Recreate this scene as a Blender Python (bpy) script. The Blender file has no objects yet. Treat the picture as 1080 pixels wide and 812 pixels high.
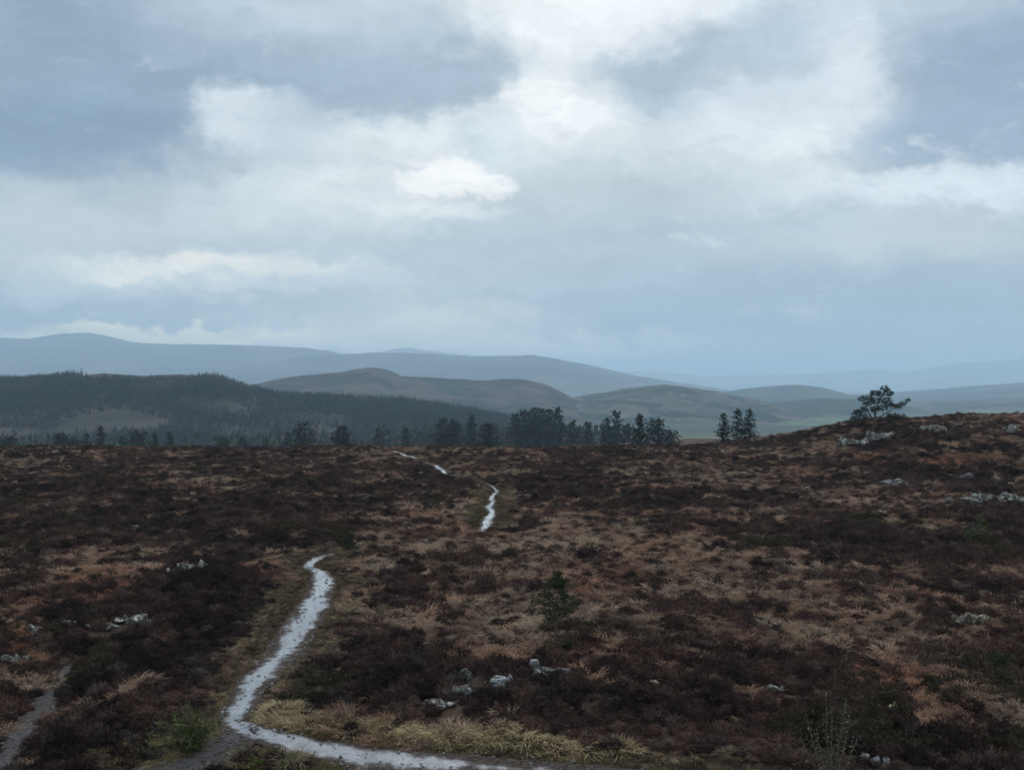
import bpy, math, random
import numpy as np

R = math.radians
rng = np.random.default_rng(7)
random.seed(7)
S = bpy.context.scene
COL = S.collection
F = 1158.0            # focal length in photo pixels (50 degrees wide)
HZ = 406.0            # row of the eye-level horizon in the photo
EYE = 7.5
HAZE_D = 1.6e-4

# ------------------------------------------------------------------ helpers
def tag(o, label=None, cat=None, group=None, kind=None):
    if label: o['label'] = label
    if cat: o['category'] = cat
    if group: o['group'] = group
    if kind: o['kind'] = kind
    return o

def hsh(ix, iy, s):
    ix = ix.astype(np.int64); iy = iy.astype(np.int64)
    n = (ix * 374761393 + iy * 668265263 + s * 1442695041) & 0xFFFFFFFF
    n = ((n ^ (n >> 13)) * 1274126177) & 0xFFFFFFFF
    n = ((n ^ (n >> 16)) * 2246822519) & 0xFFFFFFFF
    return ((n ^ (n >> 15)) & 0xFFFFFF) / float(0xFFFFFF)

def vn(x, y, s=0):
    x = np.asarray(x, float); y = np.asarray(y, float)
    ix = np.floor(x); iy = np.floor(y)
    fx = x - ix; fy = y - iy
    fx = fx * fx * (3 - 2 * fx); fy = fy * fy * (3 - 2 * fy)
    a = hsh(ix, iy, s); b = hsh(ix + 1, iy, s); c = hsh(ix, iy + 1, s); d = hsh(ix + 1, iy + 1, s)
    return (a * (1 - fx) + b * fx) * (1 - fy) + (c * (1 - fx) + d * fx) * fy

def fbm(x, y, s=0, o=4):
    v = 0; a = 1; t = 0
    for k in range(o):
        v = v + a * vn(x * 2 ** k + 17.3 * k, y * 2 ** k - 9.1 * k, s + k * 31)
        t += a; a *= 0.5
    return v / t * 2 - 1

def sstep(a, b, x):
    t = np.clip((np.asarray(x, float) - a) / (b - a), 0, 1)
    return t * t * (3 - 2 * t)

def mesh_obj(name, V, Fc, mat, parent=None, smooth=False, link=True, attrs=None):
    me = bpy.data.meshes.new(name)
    V = np.asarray(V, float)
    if isinstance(Fc, np.ndarray):
        k = Fc.shape[1]
        me.vertices.add(len(V)); me.vertices.foreach_set('co', V.ravel())
        me.loops.add(Fc.size); me.loops.foreach_set('vertex_index', Fc.ravel().astype(np.int32))
        me.polygons.add(len(Fc)); me.polygons.foreach_set('loop_start', np.arange(0, Fc.size, k, dtype=np.int32))
        me.update(calc_edges=True)
    else:
        me.from_pydata([tuple(v) for v in V], [], Fc); me.update()
    if smooth: me.polygons.foreach_set('use_smooth', np.ones(len(me.polygons), bool))
    for an, (ty, data) in (attrs or {}).items():
        at = me.attributes.new(an, ty, 'POINT')
        data = np.asarray(data, np.float32)
        at.data.foreach_set({'FLOAT': 'value', 'FLOAT_VECTOR': 'vector', 'FLOAT_COLOR': 'color'}[ty], data.ravel())
    if mat: me.materials.append(mat)
    o = bpy.data.objects.new(name, me)
    if link: COL.objects.link(o)
    if parent: o.parent = parent
    return o

def empty(name, loc):
    o = bpy.data.objects.new(name, None); COL.objects.link(o); o.location = loc
    o.empty_display_size = 0.3
    return o

class NT:
    """small node-tree builder"""
    def __init__(s, tree): s.t = tree; s.n = tree.nodes; s.l = tree.links
    def set(s, sock, v):
        if isinstance(v, bpy.types.NodeSocket): s.l.new(v, sock)
        elif v is not None:
            try: sock.default_value = v
            except Exception:
                v = tuple(v); sock.default_value = v[:3] if len(v) == 4 else v + (1,)
    def node(s, ty, ins=None, **kw):
        n = s.n.new(ty)
        for k, v in kw.items(): setattr(n, k, v)
        for k, v in (ins or {}).items(): s.set(n.inputs[k], v)
        return n
    def math(s, op, a, b=None, c=None):
        n = s.node('ShaderNodeMath', operation=op); s.set(n.inputs[0], a); s.set(n.inputs[1], b); s.set(n.inputs[2], c)
        return n.outputs[0]
    def vmath(s, op, a, b=None):
        n = s.node('ShaderNodeVectorMath', operation=op); s.set(n.inputs[0], a); s.set(n.inputs[1], b)
        return n.outputs['Value'] if op in ('LENGTH', 'DOT_PRODUCT') else n.outputs[0]
    def noise(s, vec, scale, detail=4, rough=0.5, col=False, dist=0.0):
        n = s.node('ShaderNodeTexNoise', {'Vector': vec, 'Scale': scale, 'Detail': detail, 'Roughness': rough, 'Distortion': dist})
        return n.outputs['Color' if col else 'Fac']
    def mix(s, f, a, b, blend='MIX'):
        n = s.node('ShaderNodeMix', data_type='RGBA', blend_type=blend)
        s.set(n.inputs[0], f); s.set(n.inputs[6], a); s.set(n.inputs[7], b)
        return n.outputs[2]
    def mr(s, v, a, b, c=0.0, d=1.0, smooth=True):
        n = s.node('ShaderNodeMapRange', {0: v, 1: a, 2: b, 3: c, 4: d}, interpolation_type='SMOOTHSTEP' if smooth else 'LINEAR')
        return n.outputs[0]

def new_mat(name):
    m = bpy.data.materials.new(name); m.use_nodes = True
    nt = NT(m.node_tree); nt.n.clear()
    out = nt.node('ShaderNodeOutputMaterial')
    return m, nt, out

def srgb(r, g, b):
    f = lambda c: (c / 255 / 12.92) if c / 255 <= 0.04045 else ((c / 255 + 0.055) / 1.055) ** 2.4
    return (f(r), f(g), f(b), 1)

# ------------------------------------------------------------------ paths on the moor (photo pixels -> ground)
def gp(u, v):
    d = EYE * F / (v - HZ)
    return ((u - 540) / F * d, d)

def spline(P, n):
    P = np.array(P, float)
    d = np.r_[0, np.cumsum(np.maximum(1e-3, np.linalg.norm(np.diff(P[:, :2], axis=0), axis=1)))]
    Q = np.vstack([2 * P[0] - P[1], P, 2 * P[-1] - P[-2]])
    out = []
    ts = np.linspace(0, d[-1], n)
    for t in ts:
        i = min(len(P) - 2, max(0, np.searchsorted(d, t) - 1))
        u = (t - d[i]) / (d[i + 1] - d[i]); u = min(max(u, 0), 1)
        a, b, c, e = Q[i], Q[i + 1], Q[i + 2], Q[i + 3]
        out.append(0.5 * ((2 * b) + (c - a) * u + (2 * a - 5 * b + 4 * c - e) * u * u + (3 * b - a - 3 * c + e) * u ** 3))
    return np.array(out)

MAIN_PX = [  # u, v, half-width (m), verge (m)
    (820, 818, .55, .9), (700, 812, .55, .8), (610, 806, .55, .7), (520, 801, .55, .7), (455, 799, .55, .6), (400, 795, .50, .6), (350, 788, .48, .6), (305, 779, .42, .6),
    (268, 769, .38, .6), (250, 759, .34, .6), (251, 744, .36, .7), (263, 722, .42, .8), (280, 700, .48, .9), (299, 678, .55, 1.0), (315, 660, .55, 1.2), (326, 645, .50, 1.3),
    (335, 628, .46, 1.4), (341, 614, .44, 1.5), (338, 604, .34, 1.6), (326, 597, .24, 1.6), (331, 589, .26, 1.6), (345, 582, .30, 1.5),
    (400, 571, .26, .7), (455, 564, .26, .7), (500, 558, .30, .9), (511, 551, .30, 1.8), (514, 545, .36, 2.0), (519, 538, .22, 2.1), (515, 531, .30, 2.1), (520, 525, .20, 1.9), (518, 520, .26, 1.8), (524, 514, .16, 1.4),
    (515, 507.5, .08, .5), (497, 503.5, .08, .4), (478, 500, .42, .8), (468, 495, .30, .8), (459, 488.5, .34, .8), (448, 485.5, .06, .5), (438, 482, .36, .9), (425, 477.5, .40, 1.0), (411, 473, .36, 1.0), (395, 468, .3, .8)]
SIDE_PX = [(-30, 830, .5, .2), (-2, 800, .45, .2), (16, 770, .42, .2), (34, 742, .38, .2), (54, 715, .34, .2), (70, 698, .28, .2), (84, 682, .2, .2)]
LINK_PX = [(252, 762, .3, .4), (246, 772, .5, .4), (225, 786, .55, .4), (190, 800, .6, .4), (140, 816, .6, .4)]
def topath(PX, n):
    P = [gp(u, v) + (w, g) for u, v, w, g in PX]
    return spline(P, n)
MAIN = topath(MAIN_PX, 620); SIDE = topath(SIDE_PX, 70); LINK = topath(LINK_PX, 60)

def path_info(x, y, path):
    """distance to the path's centre line minus half-width, verge width there, side (+1 right)"""
    x = np.asarray(x, float); y = np.asarray(y, float)
    best = np.full(x.shape, 1e9); vg = np.zeros(x.shape); 
    hw = np.zeros(x.shape)
    P = path[::2]
    for a, b in zip(P[:-1], P[1:]):
        dx, dy = b[0] - a[0], b[1] - a[1]
        L = dx * dx + dy * dy + 1e-9
        t = np.clip(((x - a[0]) * dx + (y - a[1]) * dy) / L, 0, 1)
        d = np.hypot(x - a[0] - t * dx, y - a[1] - t * dy)
        k = d < best
        best = np.where(k, d, best); vg = np.where(k, a[3], vg); hw = np.where(k, a[2], hw)
    return best, hw, vg

# ------------------------------------------------------------------ terrain
KX = np.array([-200, 0, 8, 12, 16.5, 19, 22, 25, 28.5, 33, 36, 39, 43, 48, 56, 62, 95, 200.])
KZ = np.array([0, 0, 0, 0, 0, 0, 0, .63, 1.18, 2.35, 3.28, 3.57, 3.43, 4.05, 4.05, 4.05, 2.2, 0.])
def base_h(x, y):
    x = np.asarray(x, float); y = np.asarray(y, float)
    r = np.hypot(x, y)
    near = sstep(400, 150, r)
    z = near * (0.42 * fbm(x / 17, y / 13, 3, 3) + 0.16 * fbm(x / 5, y / 4, 5, 2)) * sstep(10, 22, r)
    kz = np.interp(x, KX, KZ) + near * 0.15 * fbm(x / 6, y / 9, 19, 2) * sstep(12, 30, x)
    z = z + kz * sstep(62, 108, y) * sstep(168, 108, y)
    z = z + 5.9 * np.exp(-(r / 9.0) ** 2)
    d = np.maximum(0, y - 117 - 2.0 * fbm(x / 25, 0 * x, 11, 2))
    lin = np.where(d < 27.5, 0.002 * d * d, 0.002 * 27.5 ** 2 + 0.11 * (d - 27.5))
    z = z - 62 * (1 - np.exp(-lin / 62))
    return z

def ground_h(x, y):
    x = np.asarray(x, float); y = np.asarray(y, float)
    z = base_h(x, y)
    r = np.hypot(x, y)
    m = (r > 12) & (r < 165) & (y > 0)
    mic = np.zeros_like(z); dep = np.zeros_like(z)
    if m.any():
        xm, ym = x[m], y[m]
        flat = np.ones(xm.shape); dp = np.zeros(xm.shape)
        for P in (MAIN, SIDE, LINK):
            d, hw, vg = path_info(xm, ym, P)
            e = d - hw
            flat = np.minimum(flat, sstep(0.1, 1.0, e))
            dp = np.maximum(dp, 0.20 * sstep(0.75, 0.25, e))
        mic[m] = 0.24 * fbm(xm / 1.1, ym / 1.2, 23, 3) * flat
        dep[m] = dp
    return z + mic - dep

def z_at(x, y): return float(ground_h(np.array([x]), np.array([y]))[0])

# ------------------------------------------------------------------ materials
def leaf_mat(name, inst=True, base=(0.03, 0.045, 0.03), var=0.5, trans=0.2, spec=0.15):
    m, nt, out = new_mat(name)
    if inst:
        c = nt.node('ShaderNodeAttribute', attribute_type='INSTANCER', attribute_name='col').outputs['Color']
    else:
        c = tuple(base) + (1,)
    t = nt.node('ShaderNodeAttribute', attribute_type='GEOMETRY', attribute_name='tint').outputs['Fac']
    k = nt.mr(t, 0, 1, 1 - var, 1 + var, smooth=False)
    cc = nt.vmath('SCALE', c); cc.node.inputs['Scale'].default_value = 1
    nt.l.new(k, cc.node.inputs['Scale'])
    p = nt.node('ShaderNodeBsdfPrincipled', {'Base Color': cc, 'Roughness': 0.7, 'Specular IOR Level': spec})
    if trans > 0:
        tr = nt.node('ShaderNodeBsdfTranslucent', {'Color': cc})
        mx = nt.node('ShaderNodeMixShader', {0: trans, 1: p.outputs[0], 2: tr.outputs[0]})
        nt.l.new(mx.outputs[0], out.inputs[0])
    else:
        nt.l.new(p.outputs[0], out.inputs[0])
    return m

def bark_mat(name, a, b, scale=6):
    m, nt, out = new_mat(name)
    g = nt.node('ShaderNodeNewGeometry')
    f = nt.noise(g.outputs['Position'], scale, 5, 0.6)
    p = nt.node('ShaderNodeBsdfPrincipled', {'Base Color': nt.mix(nt.mr(f, .35, .65), a + (1,), b + (1,)), 'Roughness': 0.9})
    nt.l.new(p.outputs[0], out.inputs[0])
    return m

M_heath = leaf_mat('heather_sprigs', True, var=0.65, trans=0.1, spec=0.04)
M_grass = leaf_mat('dry_grass_blades', True, var=0.45, trans=0.25, spec=0.06)
M_needle = leaf_mat('pine_needles', False, (0.026, 0.040, 0.030), 0.6, 0.12)
M_needle_far = leaf_mat('conifer_needles', False, (0.015, 0.030, 0.021), 0.5, 0.0)
M_sap = leaf_mat('sapling_needles', False, (0.034, 0.050, 0.020), 0.5, 0.2)
M_bright = leaf_mat('bright_green_leaf', False, (0.06, 0.11, 0.025), 0.5, 0.2)
M_frond = leaf_mat('dark_green_frond', False, (0.070, 0.085, 0.026), 0.65, 0.15)
M_lichen_leaf = leaf_mat('grey_green_leaf', False, (0.095, 0.10, 0.066), 0.65, 0.1)
M_forest = leaf_mat('forest_needles', True, var=0.45, trans=0.0)
M_bark = bark_mat('bark', (0.05, 0.035, 0.028), (0.12, 0.085, 0.065))
M_stem = bark_mat('stem', (0.05, 0.05, 0.03), (0.11, 0.12, 0.05), 20)

def ground_mat():
    m, nt, out = new_mat('moor_ground')
    P = nt.node('ShaderNodeNewGeometry').outputs['Position']
    flat = nt.vmath('MULTIPLY', P, (1, 1, 0))
    r = nt.vmath('LENGTH', flat)
    n1 = nt.noise(P, 0.55, 6, 0.6); n2 = nt.noise(P, 6, 4, 0.6); n3 = nt.noise(flat, 0.004, 5, 0.6)
    peat = nt.mix(nt.mr(n1, .38, .62), (0.022, 0.016, 0.014, 1), (0.055, 0.037, 0.025, 1))
    peat = nt.mix(nt.mr(n2, .5, .75), peat, (0.085, 0.06, 0.038, 1))
    vor = nt.node('ShaderNodeTexVoronoi', {'Vector': nt.vmath('MULTIPLY', flat, (1, .7, 0)), 'Scale': 0.0045, 'Randomness': 0.8})
    sep = nt.node('ShaderNodeSeparateColor', {0: vor.outputs['Color']})
    fld = nt.mix(nt.mr(sep.outputs[0], .35, .6), (0.10, 0.085, 0.05, 1), (0.075, 0.115, 0.045, 1))
    fld = nt.mix(nt.mr(sep.outputs[1], .6, .75), fld, (0.03, 0.042, 0.03, 1))
    fld = nt.mix(nt.mr(n3, .45, .6), fld, (0.05, 0.062, 0.038, 1))
    c = nt.mix(nt.mr(r, 180, 500), peat, fld)
    bmp = nt.node('ShaderNodeBump', {'Height': n2, 'Strength': 0.6, 'Distance': 0.08})
    p = nt.node('ShaderNodeBsdfPrincipled', {'Base Color': c, 'Roughness': 0.95, 'Specular IOR Level': 0.1, 'Normal': bmp.outputs[0]})
    nt.l.new(p.outputs[0], out.inputs[0])
    return m

def hill_mat(name, a, b, c, scale, forest=0.0, pale=0.0, seed=0.0):
    """a/b moor mix, c pale patches, dark plantation patches"""
    m, nt, out = new_mat(name)
    P = nt.node('ShaderNodeNewGeometry').outputs['Position']
    P = nt.vmath('ADD', P, (seed * 911, seed * 577, 0))
    P = nt.vmath('MULTIPLY', P, (1, 0.7, 3.0))
    n1 = nt.noise(P, scale, 6, 0.62); n2 = nt.noise(P, scale * 0.6, 5, 0.6, dist=0.5); n3 = nt.noise(P, scale * 3.1, 5, 0.65)
    col = nt.mix(nt.mr(n1, .38, .62), a + (1,), b + (1,))
    col = nt.mix(nt.mr(n3, .62 - pale, .74 - pale * .6), col, c + (1,))
    if forest > 0:
        col = nt.mix(nt.mr(n2, .68 - forest, .70 - forest), col, (0.018, 0.028, 0.022, 1))
    bmp = nt.node('ShaderNodeBump', {'Height': n3, 'Strength': 0.7, 'Distance': 0.03 / scale})
    p = nt.node('ShaderNodeBsdfPrincipled', {'Base Color': col, 'Roughness': 1.0, 'Specular IOR Level': 0.0, 'Normal': bmp.outputs[0]})
    nt.l.new(p.outputs[0], out.inputs[0])
    return m

def wet_mat(name, dark, pale, wet, bias=0.0, spec=0.5):
    m, nt, out = new_mat(name)
    P = nt.node('ShaderNodeNewGeometry').outputs['Position']
    ac = nt.node('ShaderNodeAttribute', attribute_name='across').outputs['Fac']     # 0 centre .. 1 edge
    n1 = nt.noise(P, 2.1, 6, 0.65); n2 = nt.noise(P, 14, 5, 0.65); n3 = nt.noise(P, 45, 3, 0.6)
    wa = nt.node('ShaderNodeAttribute', attribute_name='wetness').outputs['Fac']
    e = nt.math('ADD', ac, nt.math('MULTIPLY', nt.math('SUBTRACT', n1, .5), 1.8))
    e = nt.math('ADD', e, nt.math('MULTIPLY', nt.math('SUBTRACT', 1, wa), .72))
    wetm = nt.math('MULTIPLY', nt.mr(e, 0.72 + bias, 0.25 + bias), wet)
    n4 = nt.noise(P, 3.2, 6, 0.7)
    grit = nt.mix(nt.mr(n4, .36, .62), dark + (1,), pale + (1,))
    grit = nt.mix(nt.mr(n2, .45, .62, 0, .75), grit, dark + (1,))
    grit = nt.mix(nt.mr(n3, .55, .7, 0, .6), grit, (.05, .05, .052, 1))
    mud = nt.mix(nt.mr(n2, .35, .65), (0.026, 0.021, 0.018, 1), (0.075, 0.062, 0.052, 1))
    col = nt.mix(nt.mr(e, 0.28 + bias, 0.75 + bias), grit, mud)
    rough = nt.math('ADD', nt.math('MULTIPLY', nt.math('SUBTRACT', 1, wetm), .85), nt.mr(n4, .35, .7, .07, .32))
    h = nt.math('ADD', n2, nt.math('MULTIPLY', n3, .6))
    h = nt.math('ADD', h, nt.math('MULTIPLY', n4, .35))
    bmp = nt.node('ShaderNodeBump', {'Height': h, 'Strength': 0.34, 'Distance': 0.03})
    p = nt.node('ShaderNodeBsdfPrincipled', {'Base Color': col, 'Roughness': rough, 'Specular IOR Level': nt.math('MULTIPLY', nt.mr(e, 1.0, 0.35, .25, 1), spec), 'IOR': nt.mr(e, 1.0, 0.35, 1.12, 1.5), 'Normal': bmp.outputs[0],
                                            'Coat Weight': wetm, 'Coat Roughness': 0.16, 'Coat IOR': 1.5})
    nt.l.new(p.outputs[0], out.inputs[0])
    return m

def rock_mat():
    m, nt, out = new_mat('lichened_rock')
    P = nt.node('ShaderNodeNewGeometry').outputs['Position']
    c0 = nt.node('ShaderNodeObjectInfo').outputs['Color']
    n1 = nt.noise(P, 5, 6, 0.65); n2 = nt.noise(P, 19, 4, 0.6)
    n5 = nt.noise(nt.vmath('MULTIPLY', P, (1, 1, 3)), 2.3, 5, 0.7)
    col = nt.mix(nt.mr(n1, .42, .60), (0.035, 0.032, 0.028, 1), c0)
    col = nt.mix(nt.mr(n5, .55, .42), col, (0.05, 0.046, 0.036, 1))
    col = nt.mix(nt.mr(n2, .52, .66), col, (0.12, 0.12, 0.10, 1))
    bmp = nt.node('ShaderNodeBump', {'Height': n2, 'Strength': 0.6, 'Distance': 0.05})
    p = nt.node('ShaderNodeBsdfPrincipled', {'Base Color': col, 'Roughness': 0.9, 'Specular IOR Level': 0.2, 'Normal': bmp.outputs[0]})
    nt.l.new(p.outputs[0], out.inputs[0])
    return m
M_ground = ground_mat(); M_rock = rock_mat()
M_path = wet_mat('wet_gravel', (0.045, 0.046, 0.052), (0.155, 0.165, 0.185), 1.0)
M_side = wet_mat('dull_gravel', (0.035, 0.033, 0.032), (0.075, 0.071, 0.070), 0.0, -0.2, 0.12)

# ------------------------------------------------------------------ ground sheet
def build_ground():
    front = np.linspace(R(-42), R(42), 561)
    back = np.linspace(R(42), R(318), 60)[1:-1]
    th = np.r_[front, back]
    r = [0.05]
    while r[-1] < 70000:
        k = r[-1]
        r.append(k * (1.2 if k < 5 else 1.012 if 14 < k < 160 else 1.03))
    r = np.array(r)
    T, RR = np.meshgrid(th, r)
    X = RR * np.sin(T); Y = RR * np.cos(T)
    Z = ground_h(X.ravel(), Y.ravel()).reshape(X.shape)
    nT, nR = len(th), len(r)
    V = np.c_[X.ravel(), Y.ravel(), Z.ravel()]
    i = np.arange(nR - 1)[:, None] * nT; j = np.arange(nT)[None, :]; j2 = (j + 1) % nT
    Fq = np.stack([i + j, i + j2, i + nT + j2, i + nT + j], -1).reshape(-1, 4)[:, ::-1]
    me_faces = Fq
    o = mesh_obj('ground', V, me_faces, M_ground, smooth=True)
    tag(o, kind='structure')
build_ground()

def proj(x, y, z):
    return 540 + x / y * F, HZ - (z - EYE) / y * F

def ribbon(name, path, mat, ragged=0.18, lift=0.035, seed=0, kind='structure'):
    n = len(path); nc = 9
    tx = np.gradient(path[:, 0]); ty = np.gradient(path[:, 1]); L = np.hypot(tx, ty) + 1e-9
    nx, ny = ty / L, -tx / L
    s = np.cumsum(L)
    wl = path[:, 2] * (1 + ragged * 2 * fbm(s / 1.1, s * 0, 41 + seed, 3))
    wr = path[:, 2] * (1 + ragged * 2 * fbm(s / 1.1, s * 0 + 50, 43 + seed, 3))
    V = []; A = []
    for k in range(nc):
        t = k / (nc - 1) * 2 - 1
        w = np.where(t < 0, wl, wr) * t * 1.12
        x = path[:, 0] + nx * w; y = path[:, 1] + ny * w
        z = base_h(x, y) - 0.15 + lift - 0.02 * (1 - t * t) - 0.05 * (abs(t) > 0.9)
        V.append(np.c_[x, y, z]); A.append(np.full(n, abs(t)))
    V = np.stack(V, 1).reshape(-1, 3); A = np.stack(A, 1).ravel()
    i = np.arange(n - 1)[:, None] * nc; j = np.arange(nc - 1)[None, :]
    Fq = np.stack([i + j, i + j + 1, i + nc + j + 1, i + nc + j], -1).reshape(-1, 4)
    pu, pv = proj(path[:, 0], path[:, 1], 0 * path[:, 0])
    wt = 1 - .80 * sstep(390, 620, pu) * sstep(770, 785, pv)
    wt = np.repeat(wt * (1 + .35 * fbm(s / 1.6, s * 0, 47 + seed, 3)), nc)
    o = mesh_obj(name, V, Fq, mat, smooth=True, attrs={'across': ('FLOAT', A), 'wetness': ('FLOAT', wt)})
    me = o.data
    if me.polygons[0].normal.z < 0: me.flip_normals()
    return tag(o, kind=kind)
ribbon('path', MAIN, M_path, seed=0)
ribbon('path_branch', LINK, M_side, lift=0.027, seed=5)
ribbon('stony_track', SIDE, M_side, seed=9)

# ------------------------------------------------------------------ hills
VAL = -62.0
def hill(name, pts, D, foot, back, mat, amp, ns, seed=0, rough_px=0.8, nT=60, du=2.0, shape=1.0):
    """pts: photo pixels of the crest line; D its distance; the front foot lies at distance foot. A real landform with front and back slopes."""
    P = np.array(pts, float)
    u = np.arange(P[0, 0], P[-1, 0] + .1, du)
    # smooth interpolation of the crest
    v = np.interp(u, P[:, 0], P[:, 1])
    k = np.hanning(7); k /= k.sum()
    v = np.convolve(np.pad(v, 3, 'edge'), k, 'valid')
    v = v + rough_px * fbm(u / 14, u * 0 + seed, 61 + seed, 4)
    xc = (u - 540) / F * D; zc = EYE - (v - HZ) / F * D
    zc = np.maximum(zc, VAL + 1)
    T = np.r_[np.linspace(0, 1, nT), 1 + np.linspace(0, 1, nT // 3)[1:]]
    V = np.zeros((len(T), len(u), 3))
    for q, t in enumerate(T):
        if t <= 1:
            y = foot + (D - foot) * t
            pr = (t * t * (3 - 2 * t)) ** shape
            win = math.sin(math.pi * t) ** 0.8 if 0 < t < 1 else 0
        else:
            tt = t - 1
            y = D + back * tt
            pr = 1 - tt * tt * (3 - 2 * tt); win = math.sin(math.pi * tt) if 0 < tt < 1 else 0
        yy = y + 0 * u
        xx = xc * (y / D) if t <= 1 else xc
        z = VAL - 3 + (zc - VAL + 3) * pr
        z = z + win * amp * fbm(xx / ns, yy / ns, 71 + seed, 5) * np.clip((zc - VAL) / 60, .2, 1)
        if t <= 1:      # slopes never stand above the crest line
            lim = EYE + (zc - EYE) * (y / D) - 0.5 * (1 - t) * (D - foot) * 0.004
            z = np.minimum(z, np.maximum(lim, VAL - 3))
        V[q, :, 0] = xx; V[q, :, 1] = yy; V[q, :, 2] = z
    nu = len(u)
    i = np.arange(len(T) - 1)[:, None] * nu; j = np.arange(nu - 1)[None, :]
    Fq = np.stack([i + j, i + j + 1, i + nu + j + 1, i + nu + j], -1).reshape(-1, 4)
    o = mesh_obj(name, V.reshape(-1, 3), Fq, mat, smooth=True)
    tag(o, kind='structure')
    return V[:nT], u, np.linspace(0, 1, nT)

brown = (0.055, 0.042, 0.040); heathp = (0.085, 0.062, 0.056); pale = (0.17, 0.145, 0.105); darkg = (0.03, 0.042, 0.03); green = (0.075, 0.105, 0.05)
m_far = hill_mat('far_mountain', (0.03, 0.032, 0.032), (0.085, 0.08, 0.07), (0.13, .12, .10), 0.0022, 0.0)
m_mid = hill_mat('brown_heather_hill', (0.020, 0.020, 0.020), (0.075, 0.058, 0.050), (0.12, 0.10, 0.08), 0.012, 0.13, 0.02, 1)
m_right = hill_mat('patchy_hill', (0.036, 0.036, 0.030), (0.085, 0.075, 0.056), (0.22, 0.19, 0.15), 0.014, 0.17, 0.07, 2)
m_low = hill_mat('wooded_low_hill', (0.03, 0.042, 0.03), (0.05, 0.06, 0.04), green, 0.006, 0.2, 0.0, 3)
m_plat = hill_mat('purple_moor', (0.05, 0.036, 0.038), (0.10, 0.07, 0.06), (0.16, 0.12, 0.09), 0.15, 0.0, 0.02, 6)
m_ridge = hill_mat('wooded_ridge', (0.030, 0.036, 0.030), (0.066, 0.056, 0.052), (0.09, 0.098, 0.066), 0.022, 0.0, 0.02, 4)

hill('mountain', [(-420, 392), (-250, 372), (-150, 366), (-60, 360), (0, 356), (30, 357), (62, 351.5), (95, 351), (118, 357), (140, 362), (210, 363.5), (270, 365), (315, 366.5), (345, 370), (380, 378), (430, 388), (520, 404)],
     8000, 5600, 3000, m_far, 60, 900, 1, 1.1)
hill('mountain', [(340, 390), (390, 374), (415, 368), (430, 366), (445, 369), (470, 372), (500, 377), (560, 392)], 12500, 10500, 3000, m_far, 60, 1300, 2, .6)
hill('mountain', [(60, 420), (150, 402), (230, 388), (290, 381), (320, 375.5), (355, 374), (400, 371.5), (430, 372), (470, 374), (500, 375.5), (545, 375.5), (560, 374.5), (580, 377), (620, 384.5), (660, 394), (700, 401), (740, 407), (800, 416)],
     6800, 4700, 2500, m_far, 50, 700, 3, .7)
hill('mountain', [(560, 398), (640, 392), (690, 391), (740, 397), (790, 395.5), (840, 395), (875, 393), (905, 391), (925, 388.5), (945, 393), (975, 391), (1000, 386), (1020, 382.5), (1060, 380), (1090, 378), (1200, 379), (1330, 388)],
     15000, 12800, 4000, m_far, 70, 1800, 4, 1.0)
hill('hill', [(220, 420), (265, 406), (300, 398.5), (340, 394), (360, 392.5), (375, 389), (392, 387.5), (405, 389.5), (416, 396), (440, 397), (480, 399.5), (512, 402), (530, 399.5), (552, 400.5), (572, 404.5), (588, 411), (602, 419), (616, 427), (640, 436), (690, 452)],
     2400, 1500, 1200, m_mid, 24, 220, 5, .7, du=1.5)
hill('hill', [(540, 436), (600, 422), (620, 417), (645, 413), (665, 409), (685, 406.5), (705, 406), (725, 408), (745, 411), (770, 416), (800, 422), (830, 430), (870, 440)],
     2600, 1650, 1200, m_right, 20, 170, 6, .9, du=1.5)
hill('hill', [(735, 424), (765, 415.5), (800, 409.5), (825, 406.5), (842, 406), (868, 408.5), (885, 413), (905, 418), (950, 424)], 4300, 3500, 1500, m_low, 14, 240, 7, .8)
hill('hill', [(780, 436), (820, 428), (850, 422), (875, 420), (905, 421.5), (940, 426), (975, 432), (1020, 440)], 2900, 2350, 800, m_low, 10, 150, 8, .9)
hill('hill', [(800, 424), (880, 417.5), (940, 415.5), (985, 412), (1040, 407), (1085, 403.5), (1160, 398), (1300, 410)], 5900, 4300, 2000, m_low, 26, 500, 9, .7)
hill('hill', [(900, 434), (950, 428), (1000, 424), (1050, 422), (1100, 420), (1220, 424)], 3700, 2800, 1100, m_right, 12, 260, 10, .7)
hill('hill', [(560, 482), (610, 476), (650, 468), (690, 464), (725, 462.5), (760, 463), (800, 467), (850, 476)], 330, 230, 90, m_plat, .6, 14, 12, .5, du=1.0)
RV, RU, RT = hill('ridge', [(-430, 404), (-250, 396), (-120, 402), (-40, 401), (0, 401), (50, 400.5), (75, 397.5), (108, 393.5), (150, 396.5), (185, 394.8), (215, 396.5), (232, 400), (245, 405), (262, 411), (300, 416.5), (350, 419), (380, 419.5), (420, 422), (450, 427), (500, 434), (540, 441), (600, 452), (680, 470)],
     1000, 540, 420, m_ridge, 6, 90, 11, .5, nT=80, du=2.0)

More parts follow.
